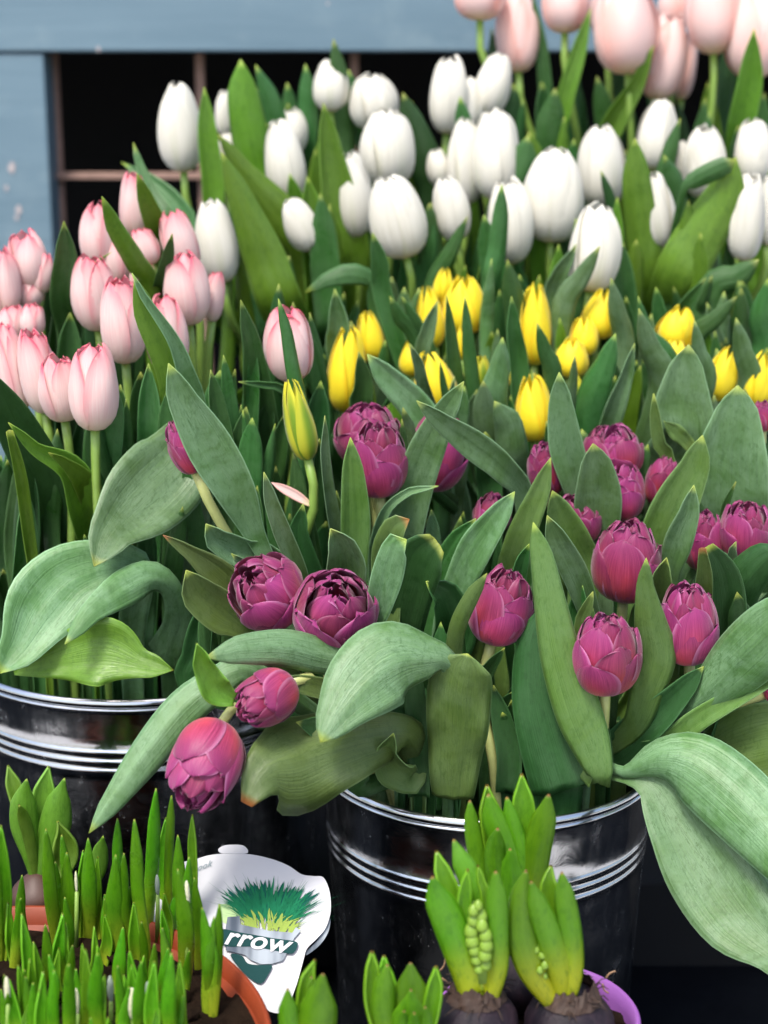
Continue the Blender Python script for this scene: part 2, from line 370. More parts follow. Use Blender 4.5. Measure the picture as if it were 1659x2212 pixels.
def build_leaf(pts, mat, parent, cup=.35, roll=0, wav=.0, seed=0, blunt=0, nu=8, nv=30, thick=.0007, name='leaf', fold=0.0):
    """pts: [(Vector, halfwidth)] tip first"""
    rg = random.Random(seed)
    P = [(p.x, p.y, p.z, h) for p, h in pts]
    S, L = crom(P, nv)
    # smoother frames
    vs, fs, uv = [], [], []
    base = parent.location if parent is not None else Vector((0, 0, 0))
    ph, kk = rg.uniform(0, 6.28), rg.uniform(1.5, 3.2)
    sprev = None
    for j in range(nv):
        p = Vector(S[j][:3]); t = (Vector(S[min(j+1, nv-1)][:3])-Vector(S[max(j-1, 0)][:3])).normalized()
        view = (CAMP-p).normalized(); s = t.cross(view)
        if s.length < .25 and sprev is not None: s = sprev - t*sprev.dot(t)
        s.normalize()
        if sprev is not None and s.dot(sprev) < 0: s = -s
        if sprev is not None: s = (s*.6+sprev*.4); s = (s-t*s.dot(t)).normalized()
        sprev = s.copy()
        n = s.cross(t).normalized()
        if n.dot(view) < 0: n = -n
        rr = roll if not isinstance(roll, tuple) else lerp(roll[0], roll[1], j/(nv-1))
        s2 = s*math.cos(rr)+n*math.sin(rr); n2 = n*math.cos(rr)-s*math.sin(rr)
        w_ = max(0.00015, S[j][3]); sl = L*j/(nv-1)
        if blunt: w_ *= min(1, sl/blunt)**.62*(.82+.18*min(1, sl/blunt/2))+.015
        for i in range(nu+1):
            u = -1+2*i/nu
            off = cup*w_*(u*u-.35)+fold*w_*abs(u)
            off += wav*w_*u*abs(u)*math.sin(kk*6.28*j/nv+ph+(0 if u > 0 else 2.1))
            off += .05*w_*math.sin(9*u+ph)*(1 if not blunt else .3)
            q = p+s2*(w_*u*(1-.12*abs(cup)*u*u))+n2*off
            vs.append(q-base); uv.append((i/nu, 1-j/(nv-1)))
    for j in range(nv-1):
        for i in range(nu):
            a = j*(nu+1)+i; fs.append((a, a+1, a+nu+2, a+nu+1))
    return mesh_obj(name, vs, fs, mat, parent, uv, thick=thick)
# ------------------------------------------------------------------ petals
def petal_mesh(name, mat, R, H, phi0, half, th1, q=.5, pw=4, offs=0., spiral=.05, egg=.12, ruf=0.0, curl=0.0, tilt=0.0, seed=0, tip=0.0, nu=8, nv=14, sq=.85, keep=0.0):
    vs, fs, uv = [], [], []; r0 = random.Random(seed); ph = r0.uniform(0, 6.28)
    for j in range(nv+1):
        t = 1-(1-j/nv)**1.5; th = th1*(.03+.97*t)
        for i in range(nu+1):
            u = -1+2*i/nu
            # outline: rounded top, narrow claw
            wd = (max(0, 1-t**pw))**q*(.45+.55*min(1, t*3)**.6)
            tt = th*(1-.03*u*u)+tip*(1-abs(u))*t**6
            rr = R*max(0.0, math.sin(min(tt, math.pi*.985)))**sq
            zz = H*(1-math.cos(tt))/2
            rr *= 1+egg*math.cos(tt)*.8
            rr = rr*(1+spiral*u+offs+.035*math.cos(u*1.57)) + tilt*R*t
            rr += curl*R*(t**5)
            if ruf: 
                k = noise.noise(Vector((u*1.7+seed*3.1, t*2.2, seed*1.7)))
                rr += ruf*R*k*(.25+t); zz += ruf*H*.22*t*noise.noise(Vector((u*2.6, seed*7.3, t)))
                rr += ruf*R*.3*math.sin(4.2*u+ph)*t**2
            a = phi0+u*half*wd
            rr = max(rr, .004)
            # keep petal width near the closed top so it does not pinch to nothing
            x, y = rr*math.cos(a), rr*math.sin(a)
            if t > .5 and keep:
                tw = R*half*wd*.55*u; f = (t-.5)*2*keep
                cx_, cy_ = rr*math.cos(phi0), rr*math.sin(phi0)
                x = lerp(x, cx_-math.sin(phi0)*tw, f); y = lerp(y, cy_+math.cos(phi0)*tw, f)
            vs.append(Vector((x, y, zz))); uv.append((i/nu, t))
    for j in range(nv):
        for i in range(nu):
            a = j*(nu+1)+i; fs.append((a, a+1, a+nu+2, a+nu+1))
    me = bpy.data.meshes.new(name); me.from_pydata([tuple(v) for v in vs], [], fs)
    ul = me.uv_layers.new(name='UVMap')
    for p in me.polygons:
        for li in p.loop_indices: ul.data[li].uv = uv[me.loops[li].vertex_index]
    me.polygons.foreach_set('use_smooth', [True]*len(me.polygons)); me.materials.append(mat); me.update()
    return me
def single_variant(kind, k):
    rg = random.Random(hash_(kind)+k); out = []
    m = M[kind]; base = rg.uniform(0, 6.28)
    k_ = k; pointed = kind in ('yellow', 'greenbud')
    for ring in range(2):
        for i in range(3):
            ph = base+ring*math.pi/3+i*2*math.pi/3+rg.uniform(-.1, .1)
            if pointed: args = dict(half=1.05, th1=2.66+rg.uniform(-.14, .12), q=.75, pw=2.3, egg=.44, tip=.08, sq=.95)
            elif kind == 'white': args = dict(half=1.15, th1=2.84+rg.uniform(-.2, .16), q=.5, pw=5, egg=.17, tip=.06)
            else: args = dict(half=1.15, th1=2.72+rg.uniform(-.22, .16), q=.5, pw=4.4, egg=.13, tip=.09)
            out.append(petal_mesh('petal', m, .5, 1.0+(.03 if ring == 1 else 0), ph, offs=(.02 if ring == 0 else -.09), spiral=rg.choice([.11, .08, -.08]) if not ring else .05, ruf=.13, curl=.03*rg.random(), seed=k*11+i+ring*5+1, **args))
    return out
def hash_(s_): return sum(ord(c)*(i+3) for i, c in enumerate(s_))
def double_variant(k, openness=.5):
    rg = random.Random(500+k); out = []; base = rg.uniform(0, 6.28); n = 0
    #        count  R    height  theta end  half  ruffle
    rings = [(4, .50, .94, 1.86, 1.02, .05), (4, .475, .98, 2.14, .92, .08), (4, .43, 1.0, 2.46, .85, .12), (4, .36, .99, 2.64, .9, .18), (4, .27, .97, 2.74, .95, .22), (3, .19, .94, 2.8, 1.15, .24)]
    for ri, (cnt, R, H, th, half, ruf) in enumerate(rings):
        for i in range(cnt):
            ph = base+ri*.78+i*2*math.pi/cnt+rg.uniform(-.2, .2); n += 1
            out.append(petal_mesh('petal', M['plum'], R*rg.uniform(.97, 1.03), H*rg.uniform(.97, 1.03), ph, half=half*rg.uniform(.9, 1.1), th1=th+rg.uniform(-.16, .16)-openness*.22*(ri > 1),
                                  q=.5, pw=9, egg=.06, offs=0, spiral=rg.choice([.05, -.05, .04]), ruf=ruf, curl=rg.uniform(-.07, .02), tip=rg.uniform(0, .08), seed=k*40+n, nu=10, nv=18, sq=.8, keep=.3))
    return out
VAR = {}
def variant(kind, k):
    key = (kind, k)
    if key not in VAR:
        VAR[key] = double_variant(k, (k % 3)*.5) if kind == 'plum' else single_variant(kind, k)
    return VAR[key]
TULIPS = []
def tulip(kind, gk, x, y, w_, h_, tilt, lean, Y, label, grp, var=0, stem=True, stem_bend=0.0):
    rg = random.Random(int(x*7+y*13))
    pc = PY(x, y, Y); d = depth(pc); W, H = w_*d/F, h_*d/F
    if lean < 40: H = (H-W*.25*math.sin(RAD(lean)))/math.cos(RAD(lean))
    tl, ln = RAD(tilt), RAD(lean)
    ax = ((RIGHT*math.sin(tl)+UPV*math.cos(tl))*math.cos(ln)-FWD*math.sin(ln)).normalized()
    base = pc-ax*H/2
    an = anchor_for(gk, pc, rg, .25)
    t = thing({'plum': 'double_tulip'}.get(kind, 'tulip'), label, 'tulip', an, grp)
    t['_'] = 0; del t['_']
    rot = ax.to_track_quat('Z', 'Y').to_matrix().to_4x4() @ Matrix.Rotation(rg.uniform(0, 6.28), 4, 'Z')
    mt = Matrix.Translation(base-an) @ rot @ Matrix.Diagonal((W, W*rg.uniform(.94, 1.05), H, 1))
    for me in variant(kind, var):
        o = bpy.data.objects.new('petal', me); COL.objects.link(o); o.parent = t; o.matrix_local = mt
    # stem
    g_ = G[gk]; gc = Vector((g_['c'][0], g_['c'][1], 0)); dr = Vector((an.x-gc.x, an.y-gc.y, 0))
    p0 = base+ax*H*.015; p1 = base-ax*(.05 if abs(tilt) < 80 else .025)
    if dr.length > g_['r']*.7: dr = dr.normalized()*g_['r']*.7
    Q = gc+dr+Vector((0, 0, g_['rz']+.004)); an2 = gc+dr*.8+Vector((0, 0, an.z)); K = [p0, p1]
    if abs(tilt) >= 80: K.append(gc+dr.normalized()*g_['r']*1.0+Vector((0, 0, g_['rz']+.024)))
    K += [Q, an2]
    for _ in range(3):
        K2 = [K[0]]
        for a_, b_ in zip(K, K[1:]): K2 += [a_.lerp(b_, .25), a_.lerp(b_, .75)]
        K = K2+[K[-1]]
    pts = [Vector(q) for q in crom([tuple(q) for q in K], 22)[0]]
    for q in pts:
        hv_ = Vector((q.x-gc.x, q.y-gc.y, 0)); lim = g_['r']*.86
        if q.z < g_['rz']+.004 and hv_.length > lim: hv_ = hv_.normalized()*lim; q.x, q.y = gc.x+hv_.x, gc.y+hv_.y
    rs = [.0042 if kind != 'plum' else .0046]*22
    vs, fs, uv = tube_vf([p-an for p in pts], rs); mesh_obj('stem', vs, fs, M['stem_pale'] if kind in ('plum',) else M['stem'], t, uv)
    TULIPS.append(dict(o=t, x=x, y=y, w=w_, h=h_, tilt=tilt, Y=Y, g=gk, lean=lean)); return t
YF = {'white': [(120, 1.98), (560, 1.76)], 'yellow': [(600, 1.71), (880, 1.57)], 'pink': [(420, 1.67), (860, 1.46), (1200, 1.42)],
      'plum': [(880, 1.52), (1100, 1.43), (1300, 1.32), (1420, 1.26), (1520, 1.21), (1660, 1.18)], 'coral': [(-50, 2.06), (300, 2.0)]}
YF['white_b'] = YF['white']
WG, PG, YG, VG, CG = 'white tulips at the back', 'pale pink tulips in the left bucket', 'yellow tulips in the middle', 'plum double tulips in the front bucket', 'tall coral pink tulips at the top right'
# x, y, width, height, tilt, lean, dY, label
WHITE = [
 (390,278,92,188,-3,12,-.02,'white tulip alone against the black opening, leftmost of the upper white ones'),
 (486,245,40,95,0,15,.05,'sliver of white tulip between two leaves beside the topmost left white tulip'),
 (492,318,42,62,0,15,.06,'small white tulip tip low behind a leaf, right of the leftmost white tulip'),
 (540,440,46,96,-10,15,.05,'half hidden white tulip just right of the low left white tulip'),
 (468,522,88,182,-8,12,-.05,'white tulip beside a broad leaf above the pink tulips'),
 (615,350,86,178,-6,15,-.01,'white tulip with a green leaf tip before its right side, left group'),
 (630,285,64,100,4,15,.05,'white tulip tucked behind another white tulip in the left group'),
 (650,486,70,118,-24,15,-.02,'small slanting white tulip low in the left group'),
 (716,185,74,112,0,15,.0,'topmost white tulip split by a leaf, left of centre'),
 (806,220,98,120,-3,18,.01,'round white tulip high in the middle, right of the topmost split one'),
 (836,320,110,166,-3,18,-.01,'large plump white tulip in the middle of the back row'),
 (762,422,80,184,-6,15,-.01,'narrow white tulip just right of a tall upright leaf, centre left'),
 (858,470,108,180,-14,15,-.05,'white tulip leaning left with its green stem showing below'),
 (969,206,82,165,3,15,.0,'pointed tall white tulip below the end of the blue rail'),
 (1014,225,60,110,-4,15,.02,'white tulip behind a pointed leaf, between two taller white tulips'),
 (1066,182,70,132,14,15,.0,'narrow white tulip leaning right under the coral tulips'),
 (1070,335,102,192,-2,15,-.01,'big upright white tulip, right one of the central pair'),
 (1005,350,72,182,-2,15,.01,'white tulip, left one of the central pair'),
 (946,362,52,80,-10,15,.03,'small white tulip peeping out left of the central pair'),
 (974,452,74,140,-12,15,-.02,'white tulip half covered by a leaf below the central pair'),
 (1100,478,98,184,-2,15,-.02,'white tulip split by a narrow leaf, left of the biggest white one'),
 (1195,424,124,200,2,15,-.03,'biggest white tulip of all, upright right of centre'),
 (1299,362,98,178,-4,15,.0,'white tulip with a thin dark leaf before it, right of the biggest one'),
 (1284,536,106,190,5,15,-.07,'lowest white tulip, crossed by a dark leaf above the yellow ones'),
 (1420,292,80,150,8,15,.0,'white tulip behind a pointed leaf, upper right'),
 (1418,455,74,165,-10,15,-.02,'white tulip mostly behind the bright broad upright leaf'),
 (1470,345,36,80,0,15,.04,'sliver of white tulip in shade at the upper right'),
 (1521,350,86,156,0,15,.0,'white tulip with a leaf bending over its base, upper right'),
 (1626,330,82,140,-3,15,.0,'upper white tulip at the right edge'),
 (1614,470,84,186,2,15,-.05,'lower white tulip near the right edge with a browned base'),
 (1662,455,50,150,0,15,-.02,'white tulip cut off by the right edge')]
for i, (x, y, w_, h_, tl, ln, dy, lb) in enumerate(WHITE):
    tulip('white', 'white' if x < 1050 else 'white_b', x, y, w_, h_, tl, ln, pwl(y, YF['white'])+dy, lb, WG, i*5 % 7)
PINK = [
 (288,442,62,140,0,15,.0,'pink tulip highest in the left bucket, beside the dark slatted opening'),
 (216,510,84,145,-2,15,.0,'pale pink tulip behind a pointed leaf, upper left'),
 (325,440,46,80,-10,15,.05,'small rosy tulip peeping behind the highest pink one'),
 (388,520,80,140,-16,15,.0,'slanting pink tulip below the leftmost tall white one'),
 (252,560,60,110,0,15,.02,'shaded pink tulip behind the pointed leaf, upper left'),
 (312,532,58,86,-20,15,.0,'small pink tulip with a red rim between two leaves'),
 (62,560,84,130,-8,15,.0,'rosy pink tulip in front of the blue post'),
 (92,590,50,90,10,15,.01,'slim pink tulip next to the one before the blue post'),
 (66,632,56,70,0,20,.03,'dark rose tulip low behind the one before the blue post'),
 (8,605,66,145,-5,15,.0,'pink tulip cut off by the left edge, upper one'),
 (203,632,92,168,-4,18,-.01,'pink tulip with strong red edges in the upper middle of the left bucket'),
 (401,624,96,160,-4,18,-.01,'salmon pink tulip on the right side of the left bucket'),
 (463,640,46,112,8,15,.03,'shaded rose tulip at the right rear of the left bucket'),
 (313,612,66,90,-8,20,.02,'reddish tulip tip showing behind the large pale pink one'),
 (264,692,100,190,-2,18,-.04,'large pale pink tulip left of the long curved leaf'),
 (360,722,88,170,-4,15,.0,'pale pink tulip right of the long curved leaf'),
 (70,690,52,72,0,20,.0,'small pink tulip tip above the left row'),
 (30,696,62,78,0,20,.02,'pink tulip top at left between two rows'),
 (26,795,66,196,-8,15,-.02,'pink tulip near the left edge in the lower row'),
 (80,800,84,190,-8,15,-.03,'tall pink tulip second from the left in the lower row'),
 (130,838,86,150,-5,18,-.035,'wide pink tulip tucked behind the lowest pink one'),
 (204,836,104,192,2,16,-.07,'lowest pink tulip with a notched red top and yellow green stem'),
 (622,744,104,164,-6,15,-.02,'lone pink tulip with a leaf in front, standing between the buckets')]
for i, (x, y, w_, h_, tl, ln, dy, lb) in enumerate(PINK):
    tulip('pink', 'pink', x, y, w_, h_, tl, ln, pwl(y, YF['pink'])+dy, lb, PG, i*5 % 7)
tulip('greenbud', 'pink', 646, 905, 62, 185, -12, 10, 1.405, 'green and yellow unopened bud under the lone pink tulip', None, 0)
YEL = [
 (748,795,86,190,5,15,-.01,'large yellow tulip, leftmost in the yellow bunch'),
 (800,725,56,112,-10,15,.02,'yellow tulip behind a leaf right of the leftmost yellow one'),
 (812,650,28,60,0,15,.03,'tiny yellow tulip tip under the horizontal leaf'),
 (930,684,52,136,-8,15,.0,'slim yellow tulip left of the widest yellow one'),
 (958,616,42,76,6,15,.02,'small yellow tulip above and between the upper pair'),
 (1003,658,92,132,0,18,.0,'widest yellow tulip with a notched top in the upper row'),
 (998,738,32,78,2,15,.0,'narrow yellow bud below the widest yellow tulip'),
 (892,772,52,84,0,15,.01,'yellow tulip tip behind the lower centre yellow one'),
 (936,826,82,140,-12,15,-.02,'yellow tulip leaning left just above a plum tulip'),
 (1156,700,72,180,0,14,.0,'tall narrow yellow tulip in the centre right'),
 (1152,880,80,150,-4,15,-.01,'lowest yellow tulip, upright above the plum ones'),
 (1110,800,28,72,-6,15,.02,'small yellow bud left above the lowest yellow tulip'),
 (1298,678,76,112,8,15,.0,'yellow tulip at the upper right of the yellow trio'),
 (1262,725,62,88,-2,15,.0,'middle yellow tulip of the trio'),
 (1234,772,70,90,4,15,-.0,'lower left yellow tulip of the trio'),
 (1246,860,42,112,-8,15,.02,'greenish yellow tulip right of the lowest yellow one'),
 (1040,805,42,80,0,15,.01,'greenish yellow bud wrapped in leaves at the centre'),
 (1463,706,78,96,14,15,.0,'yellow tulip leaning right behind a broad leaf'),
 (1456,765,56,70,12,15,.01,'yellow tulip half hidden by the broad pointed leaf'),
 (1562,806,70,124,16,15,-.01,'yellow tulip leaning right near the right edge'),
 (1642,818,60,125,8,15,-.02,'yellow tulip cut off by the right edge')]
for i, (x, y, w_, h_, tl, ln, dy, lb) in enumerate(YEL):
    tulip('greenbud' if 'greenish' in lb else 'yellow', 'yellow', x, y, w_, h_, tl, ln, pwl(y, YF['yellow'])+dy, lb, YG, i*3 % 6)
PLUM = [
 (815,988,122,178,-4,22,1.42,'plum tulip with red flush and stem showing, front one of the upper left pair'),
 (794,935,146,140,-6,28,1.48,'wide plum tulip behind the front one of the upper left pair'),
 (947,973,136,180,16,22,1.47,'dark plum tulip behind a broad diagonal leaf'),
 (398,962,74,132,-22,15,1.36,'lone slim plum bud at left, half covered by a pale leaf'),
 (574,1276,168,172,-42,50,1.28,'open plum tulip showing its crumpled centre, left one of the front pair'),
 (724,1314,180,186,8,56,1.265,'open plum tulip showing its crumpled centre, right one of the front pair'),
 (572,1510,122,140,-118,38,1.20,'small plum tulip lying sideways under the front pair'),
 (440,1656,158,200,-160,34,1.17,'large plum tulip hanging down outside the bucket, lowest of all'),
 (1083,1306,134,184,13,18,1.30,'plum tulip with a big coral red petal, in the centre of the bunch'),
 (1309,1408,156,192,-2,24,1.26,'plum tulip low right on a bent yellow green stem'),
 (1487,1344,130,192,-6,24,1.29,'plum tulip nearest the right side of the front row'),
 (1355,1208,152,192,2,22,1.36,'large plum tulip with a small scar on its outer petal'),
 (1325,972,132,132,-3,24,1.48,'broad plum tulip highest in the right part of the bunch'),
 (1346,1058,96,136,-6,15,1.45,'plum tulip directly below the broad highest one'),
 (1181,1008,86,126,-10,24,1.47,'plum tulip just under the lowest yellow tulip'),
 (1242,1118,116,116,-10,30,1.43,'plum tulip behind a pointed leaf, left of the large scarred one'),
 (1066,1106,84,96,20,22,1.42,'half hidden plum tulip above the coral red petalled one'),
 (1431,1036,72,116,14,20,1.47,'slim plum tulip between two broad leaves on the right'),
 (1466,935,78,84,8,22,1.52,'dark plum tulip behind a folded leaf at the upper right'),
 (1521,1165,92,142,-3,22,1.40,'plum tulip in shade, second from the right edge'),
 (1611,1140,110,140,0,24,1.39,'plum tulip at the right edge, in the middle height'),
 (1648,896,52,74,0,18,1.50,'small plum tulip under the yellow one at the right edge'),
 (1668,1494,46,40,70,15,1.27,'sliver of dark red tulip at the right edge under a bright leaf')]
for i, (x, y, w_, h_, tl, ln, Y, lb) in enumerate(PLUM):
    tulip('plum', 'plum', x, y, w_, h_, tl, ln, Y, lb, VG, {4: 3, 5: 0, 6: 1}.get(i, (i*5+1) % 8))
COR = [
 (1037,-18,106,124,0,8,0,'pale coral tulip at the left end of the tall top row'),
 (1115,62,88,188,-4,8,.03,'deeper coral tulip behind the left end of the tall top row'),
 (1221,5,102,132,0,8,0,'coral tulip cut by the top edge, third of the tall row'),
 (1316,18,76,140,0,8,.04,'pale pink tulip behind the largest coral one'),
 (1352,62,136,196,-4,8,-.03,'largest coral tulip with an orange pink stripe'),
 (1434,120,90,192,10,8,.0,'cream pink tulip slanting right below the tall row'),
 (1456,15,70,110,0,10,.05,'dusky rose tulip far back between the coral ones'),
 (1480,140,50,150,6,8,.06,'narrow mauve tulip in shade behind the cream pink one'),
 (1541,18,118,196,-2,8,-.02,'pale coral tulip on a straight bright green stem'),
 (1632,72,116,196,6,8,-.03,'coral tulip at the right edge behind a pointed leaf')]
for i, (x, y, w_, h_, tl, ln, dy, lb) in enumerate(COR):
    tulip('coral', 'coral', x, y, w_, h_, tl, ln, 2.02+dy, lb, CG, i % 4)
# ------------------------------------------------------------------ traced leaves (tip first: x, y, half width)
def nearest(gks, x, y):
    return min((t for t in TULIPS if t['g'] in gks), key=lambda t: (t['x']-x)**2+(t['y']-y)**2)
LC = [0]
def leaf(gk, mat, pts, Yt, Yb=None, cup=.35, roll=0, wav=.15, ext=True, rt=.6, fold=0.0):
    LC[0] += 1; rg = random.Random(LC[0])
    Yb = Yt+.03 if Yb is None else Yb
    if pts[0][2] == 0 and len(pts) > 2:
        a, b = pts[0], pts[1]; pts = [a, (lerp(a[0], b[0], .5), lerp(a[1], b[1], .5), b[2]*.68)]+list(pts[1:])
    L = [0]
    for a, b in zip(pts, pts[1:]): L.append(L[-1]+math.hypot(a[0]-b[0], a[1]-b[1]))
    out = []
    for (x, y, h), l in zip(pts, L):
        p = PY(x, y, lerp(Yt, Yb, l/L[-1])); out.append((p, h*depth(p)/F))
    tu = nearest(('white', 'white_b') if gk.startswith('white') else (gk,), pts[len(pts)//2][0], pts[len(pts)//2][1])
    if ext:
        g_ = G[tu['g']]; an = anchor_for(tu['g'], out[-1][0], rg, .12); lp, lh = out[-1]
        mid = Vector((an.x, an.y, g_['rz']+.018))
        if (lp-mid).length > .05:
            q = lp.lerp(mid, .55); q.z = max(q.z, g_['rz']+.016); out.append((q, lh*.8))
        out.append((mid, lh*.65)); out.append((an, lh*.5))
    nv = 46 if ext else 34
    return build_leaf(out, M[mat], tu['o'], cup=cup, roll=roll, wav=wav, seed=LC[0], nv=nv, fold=fold)
GL, ST, FR, DP, EM, OL = 'leaf_glaucous', 'leaf_striped', 'leaf_fresh', 'leaf_deep_shade', 'leaf_emerald', 'leaf_olive'
# --- left bucket
leaf('pink', GL, [(0,1455,0),(48,1390,52),(98,1305,88),(170,1240,76),(290,1225,40)], 1.30, 1.38, cup=.25)
leaf('pink', GL, [(140,1392,0),(200,1320,26),(270,1270,42),(330,1245,36),(372,1275,24),(385,1350,36),(350,1440,50)], 1.29, 1.42, cup=-.3)
leaf('pink', FR, [(375,1448,0),(300,1432,36),(225,1408,78),(120,1425,45),(30,1453,6)], 1.31, 1.33, cup=.3, ext=False)
leaf('pink', GL, [(203,1224,0),(240,1150,52),(300,1085,92),(375,1010,92),(420,950,40)], 1.33, 1.44, cup=.22, wav=.1)
leaf('plum', GL, [(364,785,0),(395,865,34),(450,960,52),(508,1060,44),(565,1185,20)], 1.31, 1.36, cup=.3)
leaf('pink', FR, [(290,598,0),(322,690,30),(372,790,42),(400,880,52),(420,980,48)], 1.40, 1.46, cup=-.4, roll=.3)
leaf('pink', FR, [(220,424,0),(252,500,20),(298,575,24),(330,650,22)], 1.50, 1.58, cup=-.5)
leaf('pink', DP, [(-20,800,0),(40,930,48),(100,1050,55),(125,1170,50)], 1.36, 1.45)
leaf('pink', FR, [(20,930,8),(45,1030,14),(66,1180,14)], 1.35, 1.40, cup=.6)
leaf('pink', FR, [(18,913,0),(80,972,16),(150,1010,32),(185,1085,44),(210,1180,40)], 1.35, 1.44, cup=.5)
leaf('pink', FR, [(105,978,0),(140,1000,12),(180,1040,26),(215,1120,34)], 1.36, 1.44)
leaf('pink', EM, [(180,915,0),(215,985,24),(255,1070,34),(300,1160,36)], 1.44, 1.5)
leaf('pink', EM, [(138,478,0),(142,560,26),(132,650,26),(150,740,26)], 1.54, 1.6)
leaf('pink', FR, [(240,545,0),(160,600,6),(190,660,12),(230,700,14)], 1.56, 1.6)
leaf('pink', EM, [(520,648,0),(545,750,22),(560,870,36),(575,1000,36)], 1.46, 1.52)
leaf('pink', EM, [(515,825,0),(570,832,8),(612,842,10),(630,900,14)], 1.46, 1.5, cup=.6)
leaf('pink', EM, [(601,645,0),(622,720,14),(636,800,18),(652,880,20),(665,980,22)], 1.415, 1.44, cup=-.6, roll=.4)
leaf('pink', DP, [(585,860,0),(570,930,28),(590,1010,30),(620,1100,30)], 1.5, 1.52)
leaf('pink', EM, [(372,505,0),(362,560,14),(348,615,16),(345,680,16)], 1.53, 1.6)
leaf('pink', FR, [(296,375,0),(318,440,20),(340,500,26),(350,580,22)], 1.60, 1.66)
leaf('pink', EM, [(262,350,0),(325,390,14),(375,440,24),(400,520,28)], 1.84, 1.80)
leaf('pink', EM, [(288,308,0),(300,352,9),(330,420,14),(370,520,20)], 1.72, 1.68)
leaf('pink', GL, [(285,590,0),(310,640,8),(372,730,14),(400,800,20),(430,900,20)], 1.385, 1.44, cup=.5)
leaf('pink', EM, [(182,1155,0),(190,1190,9),(200,1240,12)], 1.40, 1.42)
# --- plum bucket, left to right
leaf('plum', 'leaf_olive_dry', [(352,1156,0),(408,1192,16),(465,1235,34),(520,1290,36),(560,1350,26)], 1.31, 1.34, cup=.45)
leaf('plum', OL, [(402,1232,0),(432,1285,42),(485,1328,46),(540,1372,20)], 1.27, 1.30, cup=.35)
leaf('plum', GL, [(445,1132,0),(468,1165,28),(525,1196,34),(600,1220,24)], 1.33, 1.37, cup=.5)
leaf('plum', GL, [(500,1196,0),(520,1215,10),(560,1240,12)], 1.32, 1.34)
leaf('plum', GL, [(570,1020,0),(588,1090,17),(614,1160,21),(645,1230,18),(670,1300,12)], 1.30, 1.34, cup=.5)
leaf('plum', DP, [(655,1088,0),(645,1150,22),(655,1220,36),(680,1290,36)], 1.37, 1.39)
leaf('plum', GL, [(702,898,0),(700,980,13),(708,1060,15),(722,1140,18),(742,1220,22)], 1.37, 1.41, cup=.6, roll=.5)
leaf('plum', ST, [(757,945,0),(763,1030,26),(768,1120,33),(766,1210,30),(765,1300,24)], 1.37, 1.40, cup=.3)
leaf('plum', GL, [(947,1050,0),(885,1062,9),(838,1098,11),(815,1160,14),(812,1230,18)], 1.39, 1.43, cup=.6)
leaf('plum', GL, [(1002,824,0),(962,890,27),(925,965,40),(893,1055,44),(868,1160,46),(860,1260,44)], 1.39, 1.45, cup=.3)
leaf('plum', GL, [(900,866,0),(955,912,22),(1025,962,34),(1090,1015,30),(1135,1090,22)], 1.365, 1.42, cup=.3, roll=-.2)
leaf('yellow', GL, [(793,765,0),(838,818,28),(888,868,36),(930,925,36),(960,1000,30)], 1.50, 1.52, cup=.3)
leaf('plum', GL, [(714,1142,0),(735,1178,36),(745,1225,48),(740,1290,40)], 1.30, 1.33, cup=.5, fold=.35)
leaf('plum', GL, [(878,1166,0),(855,1180,30),(835,1250,36),(818,1320,26),(812,1372,12)], 1.25, 1.28, cup=.35, wav=.25)
leaf('plum', DP, [(945,1172,26),(915,1200,54),(885,1270,56),(860,1370,54),(855,1450,44)], 1.30, 1.35, cup=.2)
leaf('plum', 'leaf_olive_dry', [(884,1122,0),(856,1136,28),(838,1180,34),(835,1240,34)], 1.31, 1.33, cup=.3)
leaf('plum', DP, [(920,1256,0),(962,1285,34),(985,1360,48),(960,1440,44)], 1.31, 1.34, cup=.4)
leaf('plum', ST, [(1052,1238,0),(1018,1290,17),(988,1355,19),(980,1430,18),(990,1500,18)], 1.26, 1.30, cup=-.3)
leaf('plum', GL, [(1112,1062,0),(1072,1120,28),(1030,1180,38),(992,1262,34),(965,1350,30)], 1.35, 1.37, cup=.2)
leaf('plum', EM, [(1028,1120,0),(985,1170,22),(950,1235,30),(920,1300,34)], 1.37, 1.39)
leaf('plum', ST, [(1190,988,0),(1163,1070,24),(1125,1160,32),(1098,1250,30),(1090,1330,30)], 1.36, 1.38, cup=.2)
leaf('plum', EM, [(1143,1175,0),(1128,1215,15),(1120,1260,18),(1125,1320,20)], 1.33, 1.36)
leaf('plum', ST, [(1152,1128,0),(1172,1210,26),(1190,1310,36),(1212,1420,46),(1250,1540,52),(1280,1620,42),(1296,1695,20)], 1.25, 1.255, cup=-.22, wav=.12)
leaf('plum', GL, [(1182,1114,0),(1205,1170,26),(1240,1235,30),(1265,1300,26),(1285,1380,18)], 1.30, 1.34, cup=.3)
leaf('plum', ST, [(1193,1060,0),(1212,1115,32),(1240,1170,38),(1262,1240,36)], 1.38, 1.40, cup=.2)
leaf('plum', ST, [(1281,1278,0),(1268,1315,13),(1255,1360,16)], 1.285, 1.29)
leaf('plum', ST, [(1396,1205,0),(1394,1270,20),(1406,1350,36),(1418,1420,44),(1398,1490,38),(1372,1565,28)], 1.245, 1.29, cup=-.25)
leaf('plum', GL, [(1281,958,0),(1288,1010,38),(1292,1070,52),(1290,1140,48),(1290,1220,36)], 1.40, 1.43, cup=.2)
leaf('plum', GL, [(1208,804,0),(1212,880,28),(1222,960,38),(1245,1040,34),(1262,1110,26)], 1.43, 1.46, cup=.25)
leaf('plum', ST, [(1518,940,0),(1500,1010,34),(1465,1080,48),(1435,1150,50),(1415,1240,46)], 1.41, 1.43, cup=.2)
leaf('plum', GL, [(1499,1048,0),(1488,1110,24),(1466,1170,32),(1448,1235,24),(1440,1300,20)], 1.35, 1.38, cup=.35)
